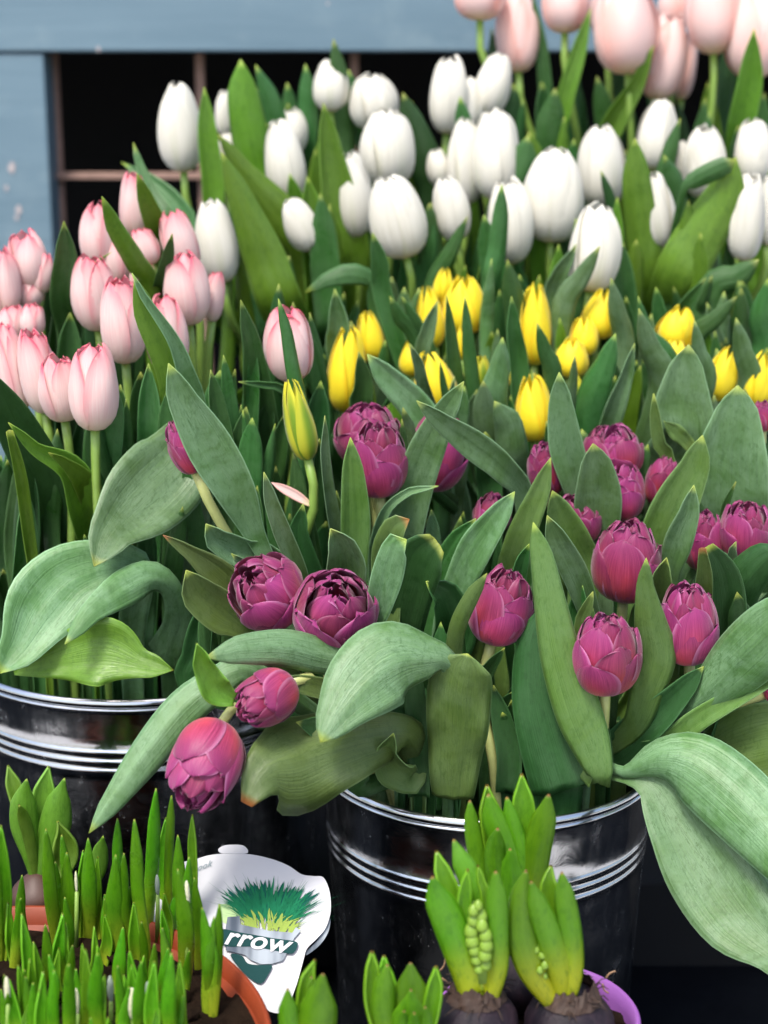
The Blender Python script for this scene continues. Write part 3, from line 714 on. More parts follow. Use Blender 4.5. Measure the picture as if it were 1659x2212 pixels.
leaf('plum', GL, [(1594,832,0),(1590,900,52),(1580,990,80),(1578,1080,82),(1572,1170,76)], 1.44, 1.46, cup=.15)
leaf('yellow', GL, [(1488,744,0),(1480,810,44),(1475,880,64),(1472,960,64)], 1.49, 1.50, cup=.15)
leaf('plum', ST, [(1412,850,0),(1416,910,13),(1424,960,15),(1440,1020,16)], 1.46, 1.47, cup=.5)
leaf('plum', ST, [(1434,910,0),(1462,935,18),(1492,965,14),(1510,1000,10)], 1.485, 1.49, cup=.2, ext=False)
leaf('plum', ST, [(1440,1205,0),(1432,1240,22),(1430,1290,34),(1440,1350,30)], 1.31, 1.34, cup=.5, fold=.3)
leaf('plum', 'leaf_striped_dry', [(1517,1184,8),(1522,1240,18),(1518,1310,22),(1522,1380,18)], 1.29, 1.33, cup=.5)
leaf('plum', DP, [(1530,1180,12),(1560,1240,38),(1570,1320,44),(1560,1400,44)], 1.31, 1.35, cup=.3)
leaf('plum', GL, [(1590,1170,0),(1580,1195,10),(1572,1230,12)], 1.34, 1.35)
leaf('plum', EM, [(1590,1040,0),(1568,1090,8),(1550,1140,10)], 1.42, 1.43)
leaf('plum', DP, [(1690,1180,0),(1640,1215,40),(1590,1280,50),(1560,1380,50)], 1.31, 1.36, cup=-.4)
leaf('plum', GL, [(1760,1290,20),(1690,1345,66),(1610,1420,72),(1540,1490,52),(1478,1548,16)], 1.20, 1.28, cup=-.3, wav=.1)
leaf('plum', ST, [(1720,1440,0),(1600,1500,22),(1500,1560,26),(1430,1620,30)], 1.235, 1.28, cup=.4)
leaf('plum', DP, [(1520,1440,0),(1475,1490,26),(1420,1545,38),(1370,1585,42),(1325,1625,38)], 1.265, 1.30, cup=.4)
leaf('plum', OL, [(1760,1590,30),(1680,1600,86),(1600,1620,84),(1520,1640,50)], 1.23, 1.29, cup=.2)
# big leaves hanging over the rim at the right
leaf('plum', GL, [(1790,1960,0),(1725,1880,60),(1650,1790,80),(1570,1710,86),(1490,1650,76),(1420,1640,46),(1350,1668,14)], 1.13, 1.25, cup=-.2, wav=.1, fold=-.28)
leaf('plum', GL, [(1730,2130,0),(1670,2050,56),(1600,1980,92),(1530,1880,96),(1470,1780,74),(1415,1700,44),(1365,1682,16)], 1.14, 1.25, cup=.12, wav=.14, fold=.22)
# hero leaves at the front
leaf('plum', GL, [(692,1604,0),(728,1545,48),(780,1478,84),(850,1425,92),(920,1420,56),(975,1440,22)], 1.17, 1.24, cup=-.12, wav=.12, fold=-.2)
leaf('plum', GL, [(445,1420,0),(530,1402,34),(620,1400,42),(700,1420,40),(780,1440,26)], 1.19, 1.25, cup=-.35, wav=.15)
leaf('plum', FR, [(425,1390,0),(440,1440,24),(468,1490,34),(508,1512,14)], 1.18, 1.20, cup=.4, ext=False)
leaf('plum', GL, [(192,1800,0),(250,1722,26),(318,1630,40),(395,1535,44),(465,1480,38),(540,1450,26)], 1.17, 1.24, cup=-.1, fold=-.25)
leaf('plum', 'leaf_olive_dry', [(532,1738,14),(575,1668,62),(640,1650,112),(715,1622,92),(800,1600,66),(880,1590,46)], 1.165, 1.25, cup=-.25, wav=.5)
leaf('plum', OL, [(590,1466,0),(660,1480,22),(722,1494,24),(780,1520,18)], 1.21, 1.25, cup=.3)
leaf('plum', DP, [(640,1560,0),(720,1580,36),(800,1570,46),(870,1560,40)], 1.21, 1.27, cup=.3)
leaf('plum', OL, [(850,1584,0),(838,1620,26),(850,1660,44),(890,1690,30)], 1.225, 1.26, cup=.6, wav=.4)
leaf('plum', OL, [(1010,1412,0),(1000,1445,62),(992,1500,72),(988,1580,68),(982,1650,58),(978,1725,46)], 1.235, 1.26, cup=-.2, ext=False)
leaf('plum', DP, [(1180,1300,0),(1165,1400,52),(1170,1500,66),(1195,1600,76),(1230,1710,80)], 1.285, 1.27, cup=-.15)
leaf('plum', DP, [(885,1440,22),(900,1540,26),(905,1640,26),(905,1720,24)], 1.27, 1.27, ext=False)
leaf('plum', DP, [(1066,1480,0),(1085,1560,24),(1100,1640,28),(1095,1720,26)], 1.30, 1.29)
leaf('plum', DP, [(1090,1400,0),(1060,1440,14),(1040,1480,20)], 1.27, 1.3)
# --- yellow bunch
YL = [((723,624,0),(732,700,24),(742,790,28),1.62),((805,503,0),(822,570,20),(832,650,22),1.66),((868,640,0),(900,700,14),(930,770,16),1.63),
 ((885,742,0),(905,790,12),(920,850,14),1.54),((965,638,0),(975,740,14),(985,830,18),1.585),((1004,640,0),(1010,720,12),(1018,800,16),1.57),
 ((1044,822,0),(1046,890,26),(1060,960,32),1.54),((1068,866,0),(1100,920,32),(1112,1010,36),1.52),((1086,728,0),(1078,800,24),(1066,880,32),1.56),
 ((1062,558,0),(1056,640,13),(1052,720,16),1.66),((1096,560,0),(1108,640,24),(1118,720,26),1.66),((1160,698,0),(1178,760,16),(1196,820,22),1.56),
 ((1296,532,0),(1255,600,20),(1212,680,28),1.655),((1245,528,0),(1210,590,18),(1190,660,22),1.70),((1330,720,0),(1306,790,26),(1275,870,38),1.55),
 ((1371,742,0),(1350,820,16),(1322,900,24),1.55),((1380,666,0),(1402,750,24),(1430,840,32),1.56),((1378,640,0),(1400,720,14),(1450,800,20),1.60),
 ((1592,640,0),(1545,690,18),(1490,750,22),1.66),((1590,686,0),(1604,760,22),(1612,850,28),1.58),((1525,600,0),(1480,660,16),(1450,720,20),1.70),
 ((1242,768,0),(1238,820,10),(1230,880,14),1.545),((945,650,0),(925,720,18),(915,790,18),1.60),((842,640,0),(865,690,16),(900,740,18),1.625),
 ((950,780,0),(960,840,8),(975,900,10),1.555),((775,760,0),(785,830,22),(790,900,28),1.545),((1500,690,0),(1510,760,16),(1525,840,20),1.56),
 ((1320,600,0),(1335,680,20),(1350,760,24),1.64),((1610,840,0),(1612,900,18),(1615,960,22),1.52),((1180,910,0),(1190,970,12),(1200,1030,14),1.50),
 ((1105,640,0),(1110,720,18),(1120,800,22),1.60),((1400,960,0),(1385,1010,20),(1380,1080,24),1.49),((868,905,0),(872,960,10),(880,1010,14),1.44),
 ((870,880,0),(885,930,14),(895,1000,14),1.46),((1640,560,0),(1590,600,28),(1530,640,34),1.72),((1660,600,0),(1640,690,26),(1640,780,28),1.66)]
for a, b, c, Y in YL: leaf('yellow', EM if (a[0] % 3) else GL, [a, b, c], Y-.02, Y, cup=.45 if a[0] % 2 else -.35, roll=((a[0] % 7)-3)*.08)
leaf('yellow', EM, [(660,632,0),(705,605,16),(752,592,24),(790,598,20),(806,615,10),(812,680,14)], 1.66, 1.68, cup=-.3)
# --- white bunch
WL = [((520,128,0),(525,215,36),(542,310,42),(560,400,38),1.88,FR),((552,140,0),(585,215,22),(605,290,26),(620,360,24),1.92,EM),
 ((441,188,0),(450,290,22),(462,390,26),(470,480,24),1.84,FR),((478,328,0),(532,460,34),(572,560,48),(610,670,50),1.70,FR),
 ((470,288,0),(530,375,24),(600,455,40),(660,540,46),1.80,FR),((699,222,0),(712,330,28),(732,440,42),(755,560,48),1.79,FR),
 ((620,178,0),(628,240,20),(645,310,24),(655,380,22),1.96,EM),((660,138,0),(665,220,22),(672,310,24),(680,400,22),1.95,EM),
 ((720,84,0),(733,160,20),(742,240,24),(750,330,22),1.93,EM),((752,150,0),(775,240,24),(800,330,26),(815,400,24),1.97,EM),
 ((625,375,0),(640,430,18),(650,480,20),(655,540,20),1.82,FR),((870,200,0),(895,285,32),(922,365,40),(940,440,36),1.90,DP),
 ((994,208,0),(1000,265,20),(1008,320,22),(1010,380,20),1.89,EM),((1142,292,0),(1125,360,36),(1095,420,38),(1080,500,30),1.84,EM),
 ((1084,398,0),(1082,470,18),(1076,540,21),(1070,620,20),1.70,EM),((928,438,0),(928,510,28),(935,590,30),(945,660,26),1.78,EM),
 ((1010,468,0),(975,540,16),(935,610,20),(920,680,20),1.74,EM),((1372,298,0),(1374,390,32),(1384,500,40),(1392,610,42),1.77,FR),
 ((1590,338,0),(1560,430,46),(1505,520,56),(1460,610,56),1.74,FR),((1588,345,0),(1560,362,22),(1500,392,20),(1475,420,8),1.73,EM),
 ((1470,255,0),(1445,330,18),(1428,400,20),(1420,470,18),1.83,EM),((1434,335,0),(1456,390,22),(1468,450,20),(1475,510,18),1.80,EM),
 ((1298,368,0),(1315,420,11),(1330,480,14),(1340,550,14),1.79,DP),((1200,190,0),(1190,270,32),(1192,350,38),(1195,430,34),1.93,EM),
 ((1240,300,0),(1235,350,16),(1230,400,18),(1225,460,18),1.9,EM),((1110,180,0),(1100,230,28),(1095,290,32),(1095,360,30),1.95,DP),
 ((1210,800,0),(1200,700,0),(1200,690,0),(1200,680,0),0,None)]
for a, b, c, d, Y, mt in WL:
    if mt: leaf('white', mt, [a, b, c, d], Y, Y+.02, cup=.4 if a[0] % 2 else -.35, roll=((a[0] % 7)-3)*.08)
leaf('white', DP, [(1490,540,0),(1500,610,50),(1470,680,60)], 1.79, 1.80)
leaf('coral', FR, [(1276,18,0),(1245,130,18),(1220,220,20),(1205,330,20)], 1.98, 2.0)
leaf('coral', FR, [(1412,98,0),(1372,190,18),(1325,270,26),(1300,350,24)], 1.96, 2.0)
leaf('coral', FR, [(1629,62,0),(1620,180,28),(1600,280,30),(1590,380,28)], 1.90, 1.96)
leaf('coral', EM, [(1150,-20,0),(1172,120,14),(1182,250,16),(1185,350,16)], 2.04, 2.05)
leaf('coral', DP, [(1062,60,0),(1068,150,16),(1080,240,20),(1090,330,20)], 2.06, 2.06)
leaf('coral', DP, [(1580,60,0),(1560,200,22),(1540,320,24),(1530,420,22)], 2.07, 2.07)
# --- the many leaves between: kept clear of the flowers behind them
def blocked(pts, Y, slack=1.0):
    for t in TULIPS:
        if t['Y'] < Y+.005: continue
        for x, y, h in pts:
            dx = (x-t['x'])/(t['w']*.5*slack+h*.6); dy = (y-t['y'])/(t['h']*.5*slack+4)
            if dx*dx+dy*dy < 1: return True
    return False
FRng = random.Random(99)
def fill(gk, n, x0, x1, y0, y1, hw, ln, mats, dY=.03, spread=40):
    k = tries = 0
    while k < n and tries < n*40:
        tries += 1
        x = FRng.uniform(x0, x1); y = FRng.uniform(y0, y1); h = FRng.uniform(*hw); L = FRng.uniform(*ln)
        sx = FRng.uniform(-spread, spread)
        Y = pwl(y+L*.25, YF[gk])+dY+FRng.uniform(-.01, .04)
        pts = [(x, y, 0), (x+sx*.35, y+L*.33, h*.85), (x+sx*.7, y+L*.66, h), (x+sx*.9, y+L, h*.9)]
        pe = PY(*pts[-1][:2], Y+.02); gg = G[gk]
        if pe.z < gg['rz']+.01 and math.hypot(pe.x-gg['c'][0], pe.y-gg['c'][1]) > gg['r']*.84: continue
        if blocked([(x, y, 4), (x+sx*.15, y+L*.16, h*.5)]+pts[1:], Y, .85): continue
        leaf(gk, FRng.choice(mats), pts, Y, Y+.02, cup=FRng.uniform(-.6, .6), roll=FRng.uniform(-.5, .5), wav=.2); k += 1
fill('white', 62, 470, 1680, 170, 560, (16, 34), (170, 300), [EM, FR, DP, EM], .03)
fill('coral', 26, 1085, 1690, 20, 300, (14, 26), (200, 320), [DP, EM, DP], .03)
fill('yellow', 95, 690, 1690, 590, 900, (12, 26), (110, 200), [EM, EM, DP, GL], .01)
fill('pink', 60, 90, 700, 560, 1150, (16, 34), (170, 280), [DP, EM, DP], .04)
fill('plum', 34, 640, 1680, 900, 1120, (18, 34), (120, 220), [GL, DP, EM], .03)
fill('plum', 46, 480, 1680, 1120, 1520, (18, 40), (150, 260), [DP, EM, DP], .07)
fill('pink', 22, -60, 380, 880, 1250, (26, 44), (180, 280), [DP, EM], .03)
fill('pink', 26, -40, 640, 1180, 1330, (20, 40), (130, 200), [DP], .06)
fill('plum', 26, 640, 1420, 1420, 1560, (20, 42), (120, 170), [DP], .09)
fill('pink', 46, -40, 640, 740, 1120, (16, 34), (180, 300), [DP, EM, EM], -.03)
fill('white', 34, 430, 1690, 330, 600, (18, 36), (180, 300), [FR, EM, FR], -.03)
fill('white', 26, 480, 1690, 130, 420, (18, 34), (180, 300), [FR, EM], .05)
fill('yellow', 36, 700, 1690, 600, 880, (12, 26), (120, 200), [EM, FR, GL], -.02)
fill('plum', 40, 440, 1680, 1050, 1500, (16, 34), (140, 240), [EM, DP, ST], .02)
# fallen petal
fpts = [(PY(x, y, 1.40), h*1.45/F) for x, y, h in ((586, 1042, 0), (605, 1052, 8), (632, 1066, 11), (655, 1080, 9), (672, 1092, 4))]
fp = build_leaf(fpts, M['coral'], None, cup=.3, seed=8, nv=16, name='fallen_petal'); tag(fp, 'pale pink petal fallen among the leaves between the two buckets', 'petal')
# ------------------------------------------------------------------ pots of bulbs
def soil_disc(parent, r, z, amp, seed, chunks=60):
    rg = random.Random(seed); vs, fs = [], []; nr, na = 22, 64
    for j in range(nr+1):
        for i in range(na):
            q = r*j/nr; a = 6.2832*i/na; x, y = q*math.cos(a), q*math.sin(a)
            vs.append((x, y, z+amp*noise.noise(Vector((x*60, y*60, seed)))+amp*.6*noise.noise(Vector((x*160, y*160, seed)))))
    for j in range(nr):
        for i in range(na):
            k = (i+1) % na; fs.append((j*na+i, (j+1)*na+i, (j+1)*na+k, j*na+k))
    for c in range(chunks):
        a = rg.uniform(0, 6.28); q = r*math.sqrt(rg.random())*.93; s_ = rg.uniform(.003, .010); b0 = len(vs)
        cc = Vector((q*math.cos(a), q*math.sin(a), z+s_*.5)); bm = bmesh.new(); bmesh.ops.create_icosphere(bm, subdivisions=1, radius=1)
        sc = Vector((rg.uniform(.6, 1.5), rg.uniform(.5, 1.2), rg.uniform(.4, .8)))
        for v in bm.verts:
            k = 1+.5*noise.noise(v.co*1.7+Vector((c, 0, 0))); vs.append(cc+Vector((v.co.x*sc.x, v.co.y*sc.y, v.co.z*sc.z))*s_*k)
        for f in bm.faces: fs.append(tuple(b0+v.index for v in f.verts))
        bm.free()
    return mesh_obj('soil', vs, fs, M['soil'], parent, smooth=False)
def pot(label, x, y, rz, r, h, mat, soil_drop, seed, lip=.012):
    t = thing('plant_pot', label, 'pot', (x, y, rz-h))
    prof = [(.001, 0), (r*.72, 0), (r*.94, h-lip-.002), (r*.99, h-lip), (r, h-lip*.6), (r, h-.002), (r-.0015, h), (r-.004, h-.001), (r-.006, h-lip), (r*.70, .006), (.001, .006)]
    vs, fs, uv = lathe(prof, 128); mesh_obj('shell', vs, fs, mat, t, uv)
    soil_disc(t, r-.008, h-soil_drop, .006, seed, 160 if r > .15 else 60)
    return t
tray = box('display_tray', -.62, -.0715, .80, 1.17, 0, .112, M['black_plastic']); tag(tray, 'low black plastic tray under the orange pot and the plant label', 'tray')
tray = box('display_tray', -.068, .30, .97, 1.205, 0, .112, M['black_plastic']); tag(tray, 'low black plastic tray under the lilac pot of hyacinths', 'tray')
SZ = .246
pot('orange plastic pot full of young grape hyacinth leaves at the lower left', -.285, 1.015, .262, .208, .148, M['orange_plastic'], .016, 3, .014)
pot('lilac plastic pot holding the sprouting hyacinth bulbs', .115, 1.105, .236, .0765, .122, M['purple_plastic'], .014, 5)
# --- grape hyacinths; c(x, y) are positions in an enlarged view of the lower left corner
def c4(x, y): return (x*.34, 1460+y*.34)
CL = [((60, 1900), 'grape hyacinth clump at the far left edge of the orange pot'), ((190, 2150), 'short grape hyacinth clump in front at the left edge'),
      ((370, 1720), 'tall grape hyacinth clump at the back left of the orange pot'), ((330, 2150), 'grape hyacinth clump low in front, left of the cream buds'),
      ((600, 1700), 'grape hyacinth clump at the back middle with a yellow leaf'), ((560, 2150), 'grape hyacinth clump low in front at the middle'),
      ((800, 1830), 'broad leaved grape hyacinth clump behind the cream bud'), ((780, 2150), 'grape hyacinth clump with one cream white bud spike'),
      ((1000, 1700), 'tallest grape hyacinth clump at the back right'), ((1080, 2150), 'grape hyacinth clump low in front to the right'),
      ((1190, 1900), 'grape hyacinth clump with a narrow grey bud right of the tallest one'), ((1335, 2150), 'grape hyacinth clump of short leaves at the right inside the orange pot rim')]
clumps = []
for (bx, by), lb in CL:
    p = PZ(*c4(bx, by), SZ); clumps.append((thing('grape_hyacinth', lb, 'grape hyacinth', p, 'grape hyacinths in the orange pot'), bx, by))
BL = [(5,950,20,1850,60),(130,1410,90,1880,70),(290,970,370,1760,70),(390,1010,420,1700,52),(425,1120,430,1700,100),(560,1030,570,1700,80),(620,1150,650,1700,54),
 (590,1310,560,1700,60),(640,1320,640,1650,84),(665,1520,650,1850,96),(745,905,760,1700,55),(735,1135,770,1830,96),(785,1125,850,1800,62),(855,910,940,1850,70),
 (990,715,930,1700,72),(1055,900,1000,1650,68),(1090,760,1080,1700,42),(1130,1010,1150,1700,66),(1220,880,1210,1700,52),(1200,1150,1230,1800,52),(1130,1225,1180,1950,88),
 (1235,1280,1260,1900,58),(1285,1470,1320,2170,96),(1395,1450,1352,2190,66),(1360,1530,1345,2150,50),(850,1440,870,1900,66),(140,1510,170,2150,62),(190,1800,200,2350,68),
 (115,1840,160,2350,62),(55,1930,120,2400,84),(310,1770,320,2200,52),(275,1880,280,2450,74),(345,1870,360,2450,72),(375,1730,385,2100,50),(415,1570,430,2000,70),
 (460,1710,460,2150,70),(435,1830,440,2450,68),(480,1860,520,2300,50),(540,1735,575,2400,76),(600,1590,570,1950,38),(620,1760,640,2400,78),(665,1900,675,2400,60),
 (745,1840,765,2400,60),(820,1750,830,2150,80),(895,1810,910,2400,70),(980,1815,985,2450,82),(1030,1600,1050,2000,80),(1090,1760,1100,2450,86),(980,1700,1000,2100,60),
 (1140,1810,1160,2400,62),(790,1900,800,2300,40),(215,1690,240,2200,50),(690,2170,700,2500,44),(5,1990,40,2400,60),(520,1700,530,2100,50),(1070,1730,1060,2100,46),
 (480,1240,500,1700,34),(350,1180,360,1700,42),(530,1110,520,1700,50),(-30,1100,-10,1850,70),(900,1560,905,1950,44),(575,2170,580,2500,40),(250,1990,255,2400,40)]
rgb = random.Random(5)
for q in range(38):
    bx = rgb.uniform(20, 1180); by = rgb.uniform(1720, 2150) if q < 18 else rgb.uniform(2250, 2450); L_ = rgb.uniform(300, 480)
    BL.append((bx+rgb.uniform(-45, 45), by-L_, bx, by, rgb.uniform(42, 84)))
bc = 0
for tx, ty, bx, by, wd in BL:
    bc += 1; rg = random.Random(bc*17); B = PZ(*c4(bx, by), SZ-.004); Yb = B.y
    T = PY(*c4(tx, ty), Yb+rg.uniform(-.012, .012)+.01*(by-1900 < 0)*-.5)
    mid = B.lerp(T, .5)+Vector((rg.uniform(-.004, .004), rg.uniform(-.006, .004), 0)); hw = wd*.34*.64*depth(T)/F
    t = min(clumps, key=lambda c: abs(c[1]-bx)+1.3*abs(c[2]-min(by, 2200)))[0]
    o = build_leaf([(T, hw*.75), (T.lerp(mid, .35), hw*.95), (mid, hw), (mid.lerp(B, .6), hw*.85), (B, hw*.6)], M['blade'], t, cup=rg.choice([-.5, -.35, .4, .5]), roll=rg.uniform(-.45, .45), wav=.05, seed=bc, blunt=hw*5.5, nu=6, nv=22, thick=.0016)
    if (tx, ty) == (600, 1590): o['label'] = 'short bright yellow leaf'
def spike(parent, x, y, w_, h_, by, mat):
    B = PZ(*c4(x, by), SZ); P = PY(*c4(x, y), B.y); d = depth(P); W, H = w_*.34*d/F/2, h_*.34*d/F
    bm = bmesh.new(); bmesh.ops.create_uvsphere(bm, u_segments=14, v_segments=20, radius=1)
    for v in bm.verts:
        k = 1+.12*math.sin(v.co.z*26+math.atan2(v.co.y, v.co.x)*5)*(1-abs(v.co.z)*.5)
        v.co = Vector((v.co.x*W*k, v.co.y*W*k, v.co.z*H/2))+(P-parent.location)
    me = bpy.data.meshes.new('flower_spike'); bm.to_mesh(me); bm.free(); me.materials.append(mat); me.polygons.foreach_set('use_smooth', [True]*len(me.polygons))
    o = bpy.data.objects.new('flower_spike', me); COL.objects.link(o); o.parent = parent
    vs, fs, uv = tube_vf([P-parent.location-Vector((0, 0, H*.45)), B-parent.location], [.0016, .002]); mesh_obj('stalk', vs, fs, M['stem'], parent, uv)
spike(clumps[7][0], 842, 2085, 78, 230, 2350, M['spike_white']); spike(clumps[7][0], 702, 1990, 42, 190, 2300, M['spike_grey'])
spike(clumps[5][0], 488, 2070, 36, 190, 2350, M['spike_white']); spike(clumps[10][0], 1188, 1395, 38, 210, 1950, M['spike_white'])
spike(clumps[1][0], 46, 2000, 40, 200, 2350, M['spike_white']); spike(clumps[2][0], 484, 1310, 20, 150, 1720, M['spike_white'])
spike(clumps[9][0], 940, 2010, 34, 150, 2350, M['spike_grey']); spike(clumps[8][0], 1000, 1330, 30, 150, 1700, M['spike_grey'])
# --- hyacinths
def bulb(parent, c, r, mat, husk=True):
    rg = random.Random(int(c.x*1e4))
    bm = bmesh.new(); bmesh.ops.create_uvsphere(bm, u_segments=32, v_segments=20, radius=1)
    for v in bm.verts:
        z = v.co.z; k = 1-.25*max(0, z)**2+.03*noise.noise(v.co*2.5); neck = .25*max(0, z-.7)
        v.co = Vector((v.co.x*k*r, v.co.y*k*r, (z*.92+neck)*r))+(c-parent.location)
    me = bpy.data.meshes.new('bulb'); bm.to_mesh(me); bm.free(); me.materials.append(mat); me.polygons.foreach_set('use_smooth', [True]*len(me.polygons))
    o = bpy.data.objects.new('bulb', me); COL.objects.link(o); o.parent = parent
    if husk:   # ragged papery collar
        vs, fs = [], []; n = 44
        for j in range(4):
            for i in range(n):
                a = 6.283*i/n; jag = rg.uniform(-.6, .7) if j == 3 else rg.uniform(-.06, .06)
                rr = r*(.66-.07*j+.07*rg.random()); vs.append(c-parent.location+Vector((rr*math.cos(a), rr*math.sin(a), r*(.62+.13*j+.16*jag))))
        for j in range(3):
            for i in range(n):
                k = (i+1) % n; fs.append((j*n+i, j*n+k, (j+1)*n+k, (j+1)*n+i))
        mesh_obj('husk', vs, fs, M['husk'], parent, smooth=False, thick=.0005)
        vs, fs = [], []
        for q in range(26):
            a = rg.uniform(0, 6.28); rr = r*.62; p0 = c-parent.location+Vector((rr*math.cos(a), rr*math.sin(a), r*rg.uniform(.6, .9)))
            p1 = p0+Vector((math.cos(a+rg.uniform(-1.2, 1.2)), math.sin(a+rg.uniform(-1.2, 1.2)), rg.uniform(-.5, .4)))*r*rg.uniform(.15, .45)
            v_, f_, _ = tube_vf([p0, (p0+p1)/2+Vector((0, 0, r*.08)), p1], [.0006, .0006, .0003], 4); b0 = len(vs); vs += v_; fs += [tuple(b0+i for i in f) for f in f_]
        mesh_obj('dry_fibres', vs, fs, M['husk'], parent)
def blade2(parent, pts, Yt, Yb, conv, k, cup=-.5, mat='hyacinth_leaf', roll=0, blunt=2.2, thick=.0022):
    n = len(pts); out = []
    for i, (x, y, wd) in enumerate(pts):
        ox, oy = conv(x, y); p = PY(ox, oy, lerp(Yt, Yb, i/(n-1))); out.append((p, wd*conv.s*.58*depth(p)/F))
    return build_leaf(out, M[mat], parent, cup=cup, roll=roll, wav=.03, seed=k, blunt=out[1][1]*blunt, nu=8, nv=34, thick=thick)
def c6(x, y): return (829.5+.5*x, 1592.6+.5*y)
c6.s = .5
def florets(parent, x0, y0, x1, y1, wd, conv, Y, n, seed):
    rg = random.Random(seed)
    for i in range(n):
        t = (i+.5)/n; x = lerp(x0, x1, t)+(-1 if i % 2 else 1)*wd*.24*(.55+.9*min(t, 1-t)*2)*rg.uniform(.75, 1.2); y = lerp(y0, y1, t)
        p = PY(*conv(x, y), Y+rg.uniform(0, .004)); s_ = wd*conv.s*(.24+.13*min(1, 4*t*(1-t)))*depth(p)/F*rg.uniform(.9, 1.12)
        bm = bmesh.new(); bmesh.ops.create_uvsphere(bm, u_segments=10, v_segments=10, radius=1)
        for v in bm.verts: v.co = Vector((v.co.x*s_*(1-.28*v.co.z)*(1+.06*math.cos(6*math.atan2(v.co.y, v.co.x))), v.co.y*s_*(1-.25*v.co.z), v.co.z*s_*1.25))+(p-parent.location)
        me = bpy.data.meshes.new('floret_bud'); bm.to_mesh(me); bm.free(); me.materials.append(M['floret']); me.polygons.foreach_set('use_smooth', [True]*len(me.polygons))
        o = bpy.data.objects.new('floret_bud', me); COL.objects.link(o); o.parent = parent
    a = PY(*conv(x0, y0), Y+.012)-parent.location; b = PY(*conv(x1, y1+40), Y+.012)-parent.location
    vs, fs, uv = tube_vf([a, (a+b)/2, b], [.003, .0075, .005], 10); mesh_obj('flower_stalk', vs, fs, M['stem'], parent, uv)
HG = 'hyacinths sprouting in the lilac pot'
YA, YB, YC = 1.066, 1.125, 1.075
A0 = PY(*c6(395, 1225), YA); B0 = PY(*c6(550, 1040), YB+.01); C0 = PY(*c6(800, 1235), YC)
hb = thing('hyacinth', 'tallest sprouting hyacinth at the back of the lilac pot', 'hyacinth', B0, HG); bulb(hb, B0, .029, M['bulb'], False)
for k, (pts, yt, cu) in enumerate([
  ([(370,272,30),(380,380,54),(400,500,62),(440,640,60),(520,900,60)],YB+.005,-.4),([(445,205,50),(455,300,86),(480,450,96),(520,650,90),(548,915,60)],YB+.015,.5),
  ([(450,245,56),(470,340,92),(520,470,100),(562,640,100),(556,920,70)],YB-.004,-.5),([(530,258,34),(552,360,60),(585,480,66),(590,650,66),(562,900,60)],YB+.0,-.5),
  ([(595,158,50),(600,260,84),(608,400,92),(600,600,90),(566,900,60)],YB+.012,.4),([(712,246,60),(695,340,92),(665,460,104),(640,600,100),(575,900,64)],YB-.006,-.45),
  ([(492,392,44),(484,450,66),(480,540,80),(505,700,80),(545,915,60)],YB-.012,-.6),([(545,480,60),(545,600,100),(548,750,110),(548,930,70)],YB-.01,-.4)]):
    blade2(hb, pts, yt, B0.y-.01, c6, 300+k, cu)
ha = thing('hyacinth', 'front left sprouting hyacinth with green flower buds showing between its leaves', 'hyacinth', A0, HG); bulb(ha, A0, .031, M['bulb'])
for k, (pts, yt, cu) in enumerate([
  ([(208,600,70),(232,690,112),(290,820,126),(350,980,124),(385,1145,84)],YA-.022,-.4),([(482,578,50),(488,700,78),(488,860,84),(482,1000,88),(445,1140,70)],YA-.02,-.5),
  ([(226,490,38),(250,570,62),(290,680,74),(350,850,70),(395,1100,60)],YA+.012,.5),([(300,442,46),(335,530,82),(390,660,92),(420,850,84),(415,1100,60)],YA+.014,-.4),
  ([(362,572,24),(352,660,48),(345,780,56),(370,950,56),(400,1120,50)],YA-.012,.4),([(405,552,14),(420,620,28),(440,700,36),(440,900,40),(425,1100,40)],YA+.006,.4)]):
    blade2(ha, pts, yt, YA-.01, c6, 320+k, cu)
florets(ha, 395, 715, 425, 1010, 82, c6, YA-.020, 14, 4)
hc = thing('hyacinth', 'front right sprouting hyacinth with a slit of green buds', 'hyacinth', C0, HG); bulb(hc, C0, .033, M['bulb'])
for k, (pts, yt, cu) in enumerate([
  ([(614,574,52),(592,700,86),(594,850,108),(640,1000,112),(735,1150,70)],YC-.02,-.45),([(634,622,44),(668,730,82),(722,880,100),(760,1010,92),(772,1110,60)],YC-.024,-.5),
  ([(768,582,48),(780,690,76),(805,850,84),(815,1000,78),(795,1120,60)],YC-.018,-.45),([(722,552,46),(712,640,72),(725,800,72),(755,960,64),(775,1100,50)],YC+.01,.5)]):
    blade2(hc, pts, yt, YC-.012, c6, 340+k, cu)
florets(hc, 665, 880, 690, 1040, 48, c6, YC-.016, 7, 5)
vs, fs = [], []
# stray roots over the lilac rim belong to the pot plant at the right
for pp in ([(850,1110),(870,1150),(895,1160),(880,1120)], [(960,1040),(975,1020),(1000,1010)], [(945,1065),(950,1090),(970,1105)], [(240,1010),(262,980),(266,900),(250,870)], [(250,1040),(300,1075),(310,1070)]):
    P = [PY(*c6(x, y), 1.10)-C0 for x, y in pp]; S_, _ = crom([tuple(p) for p in P], 12); v_, f_, _u = tube_vf([Vector(q) for q in S_], [.0007]*12, 5)
    mesh_obj('root', v_, f_, M['root'], hc)
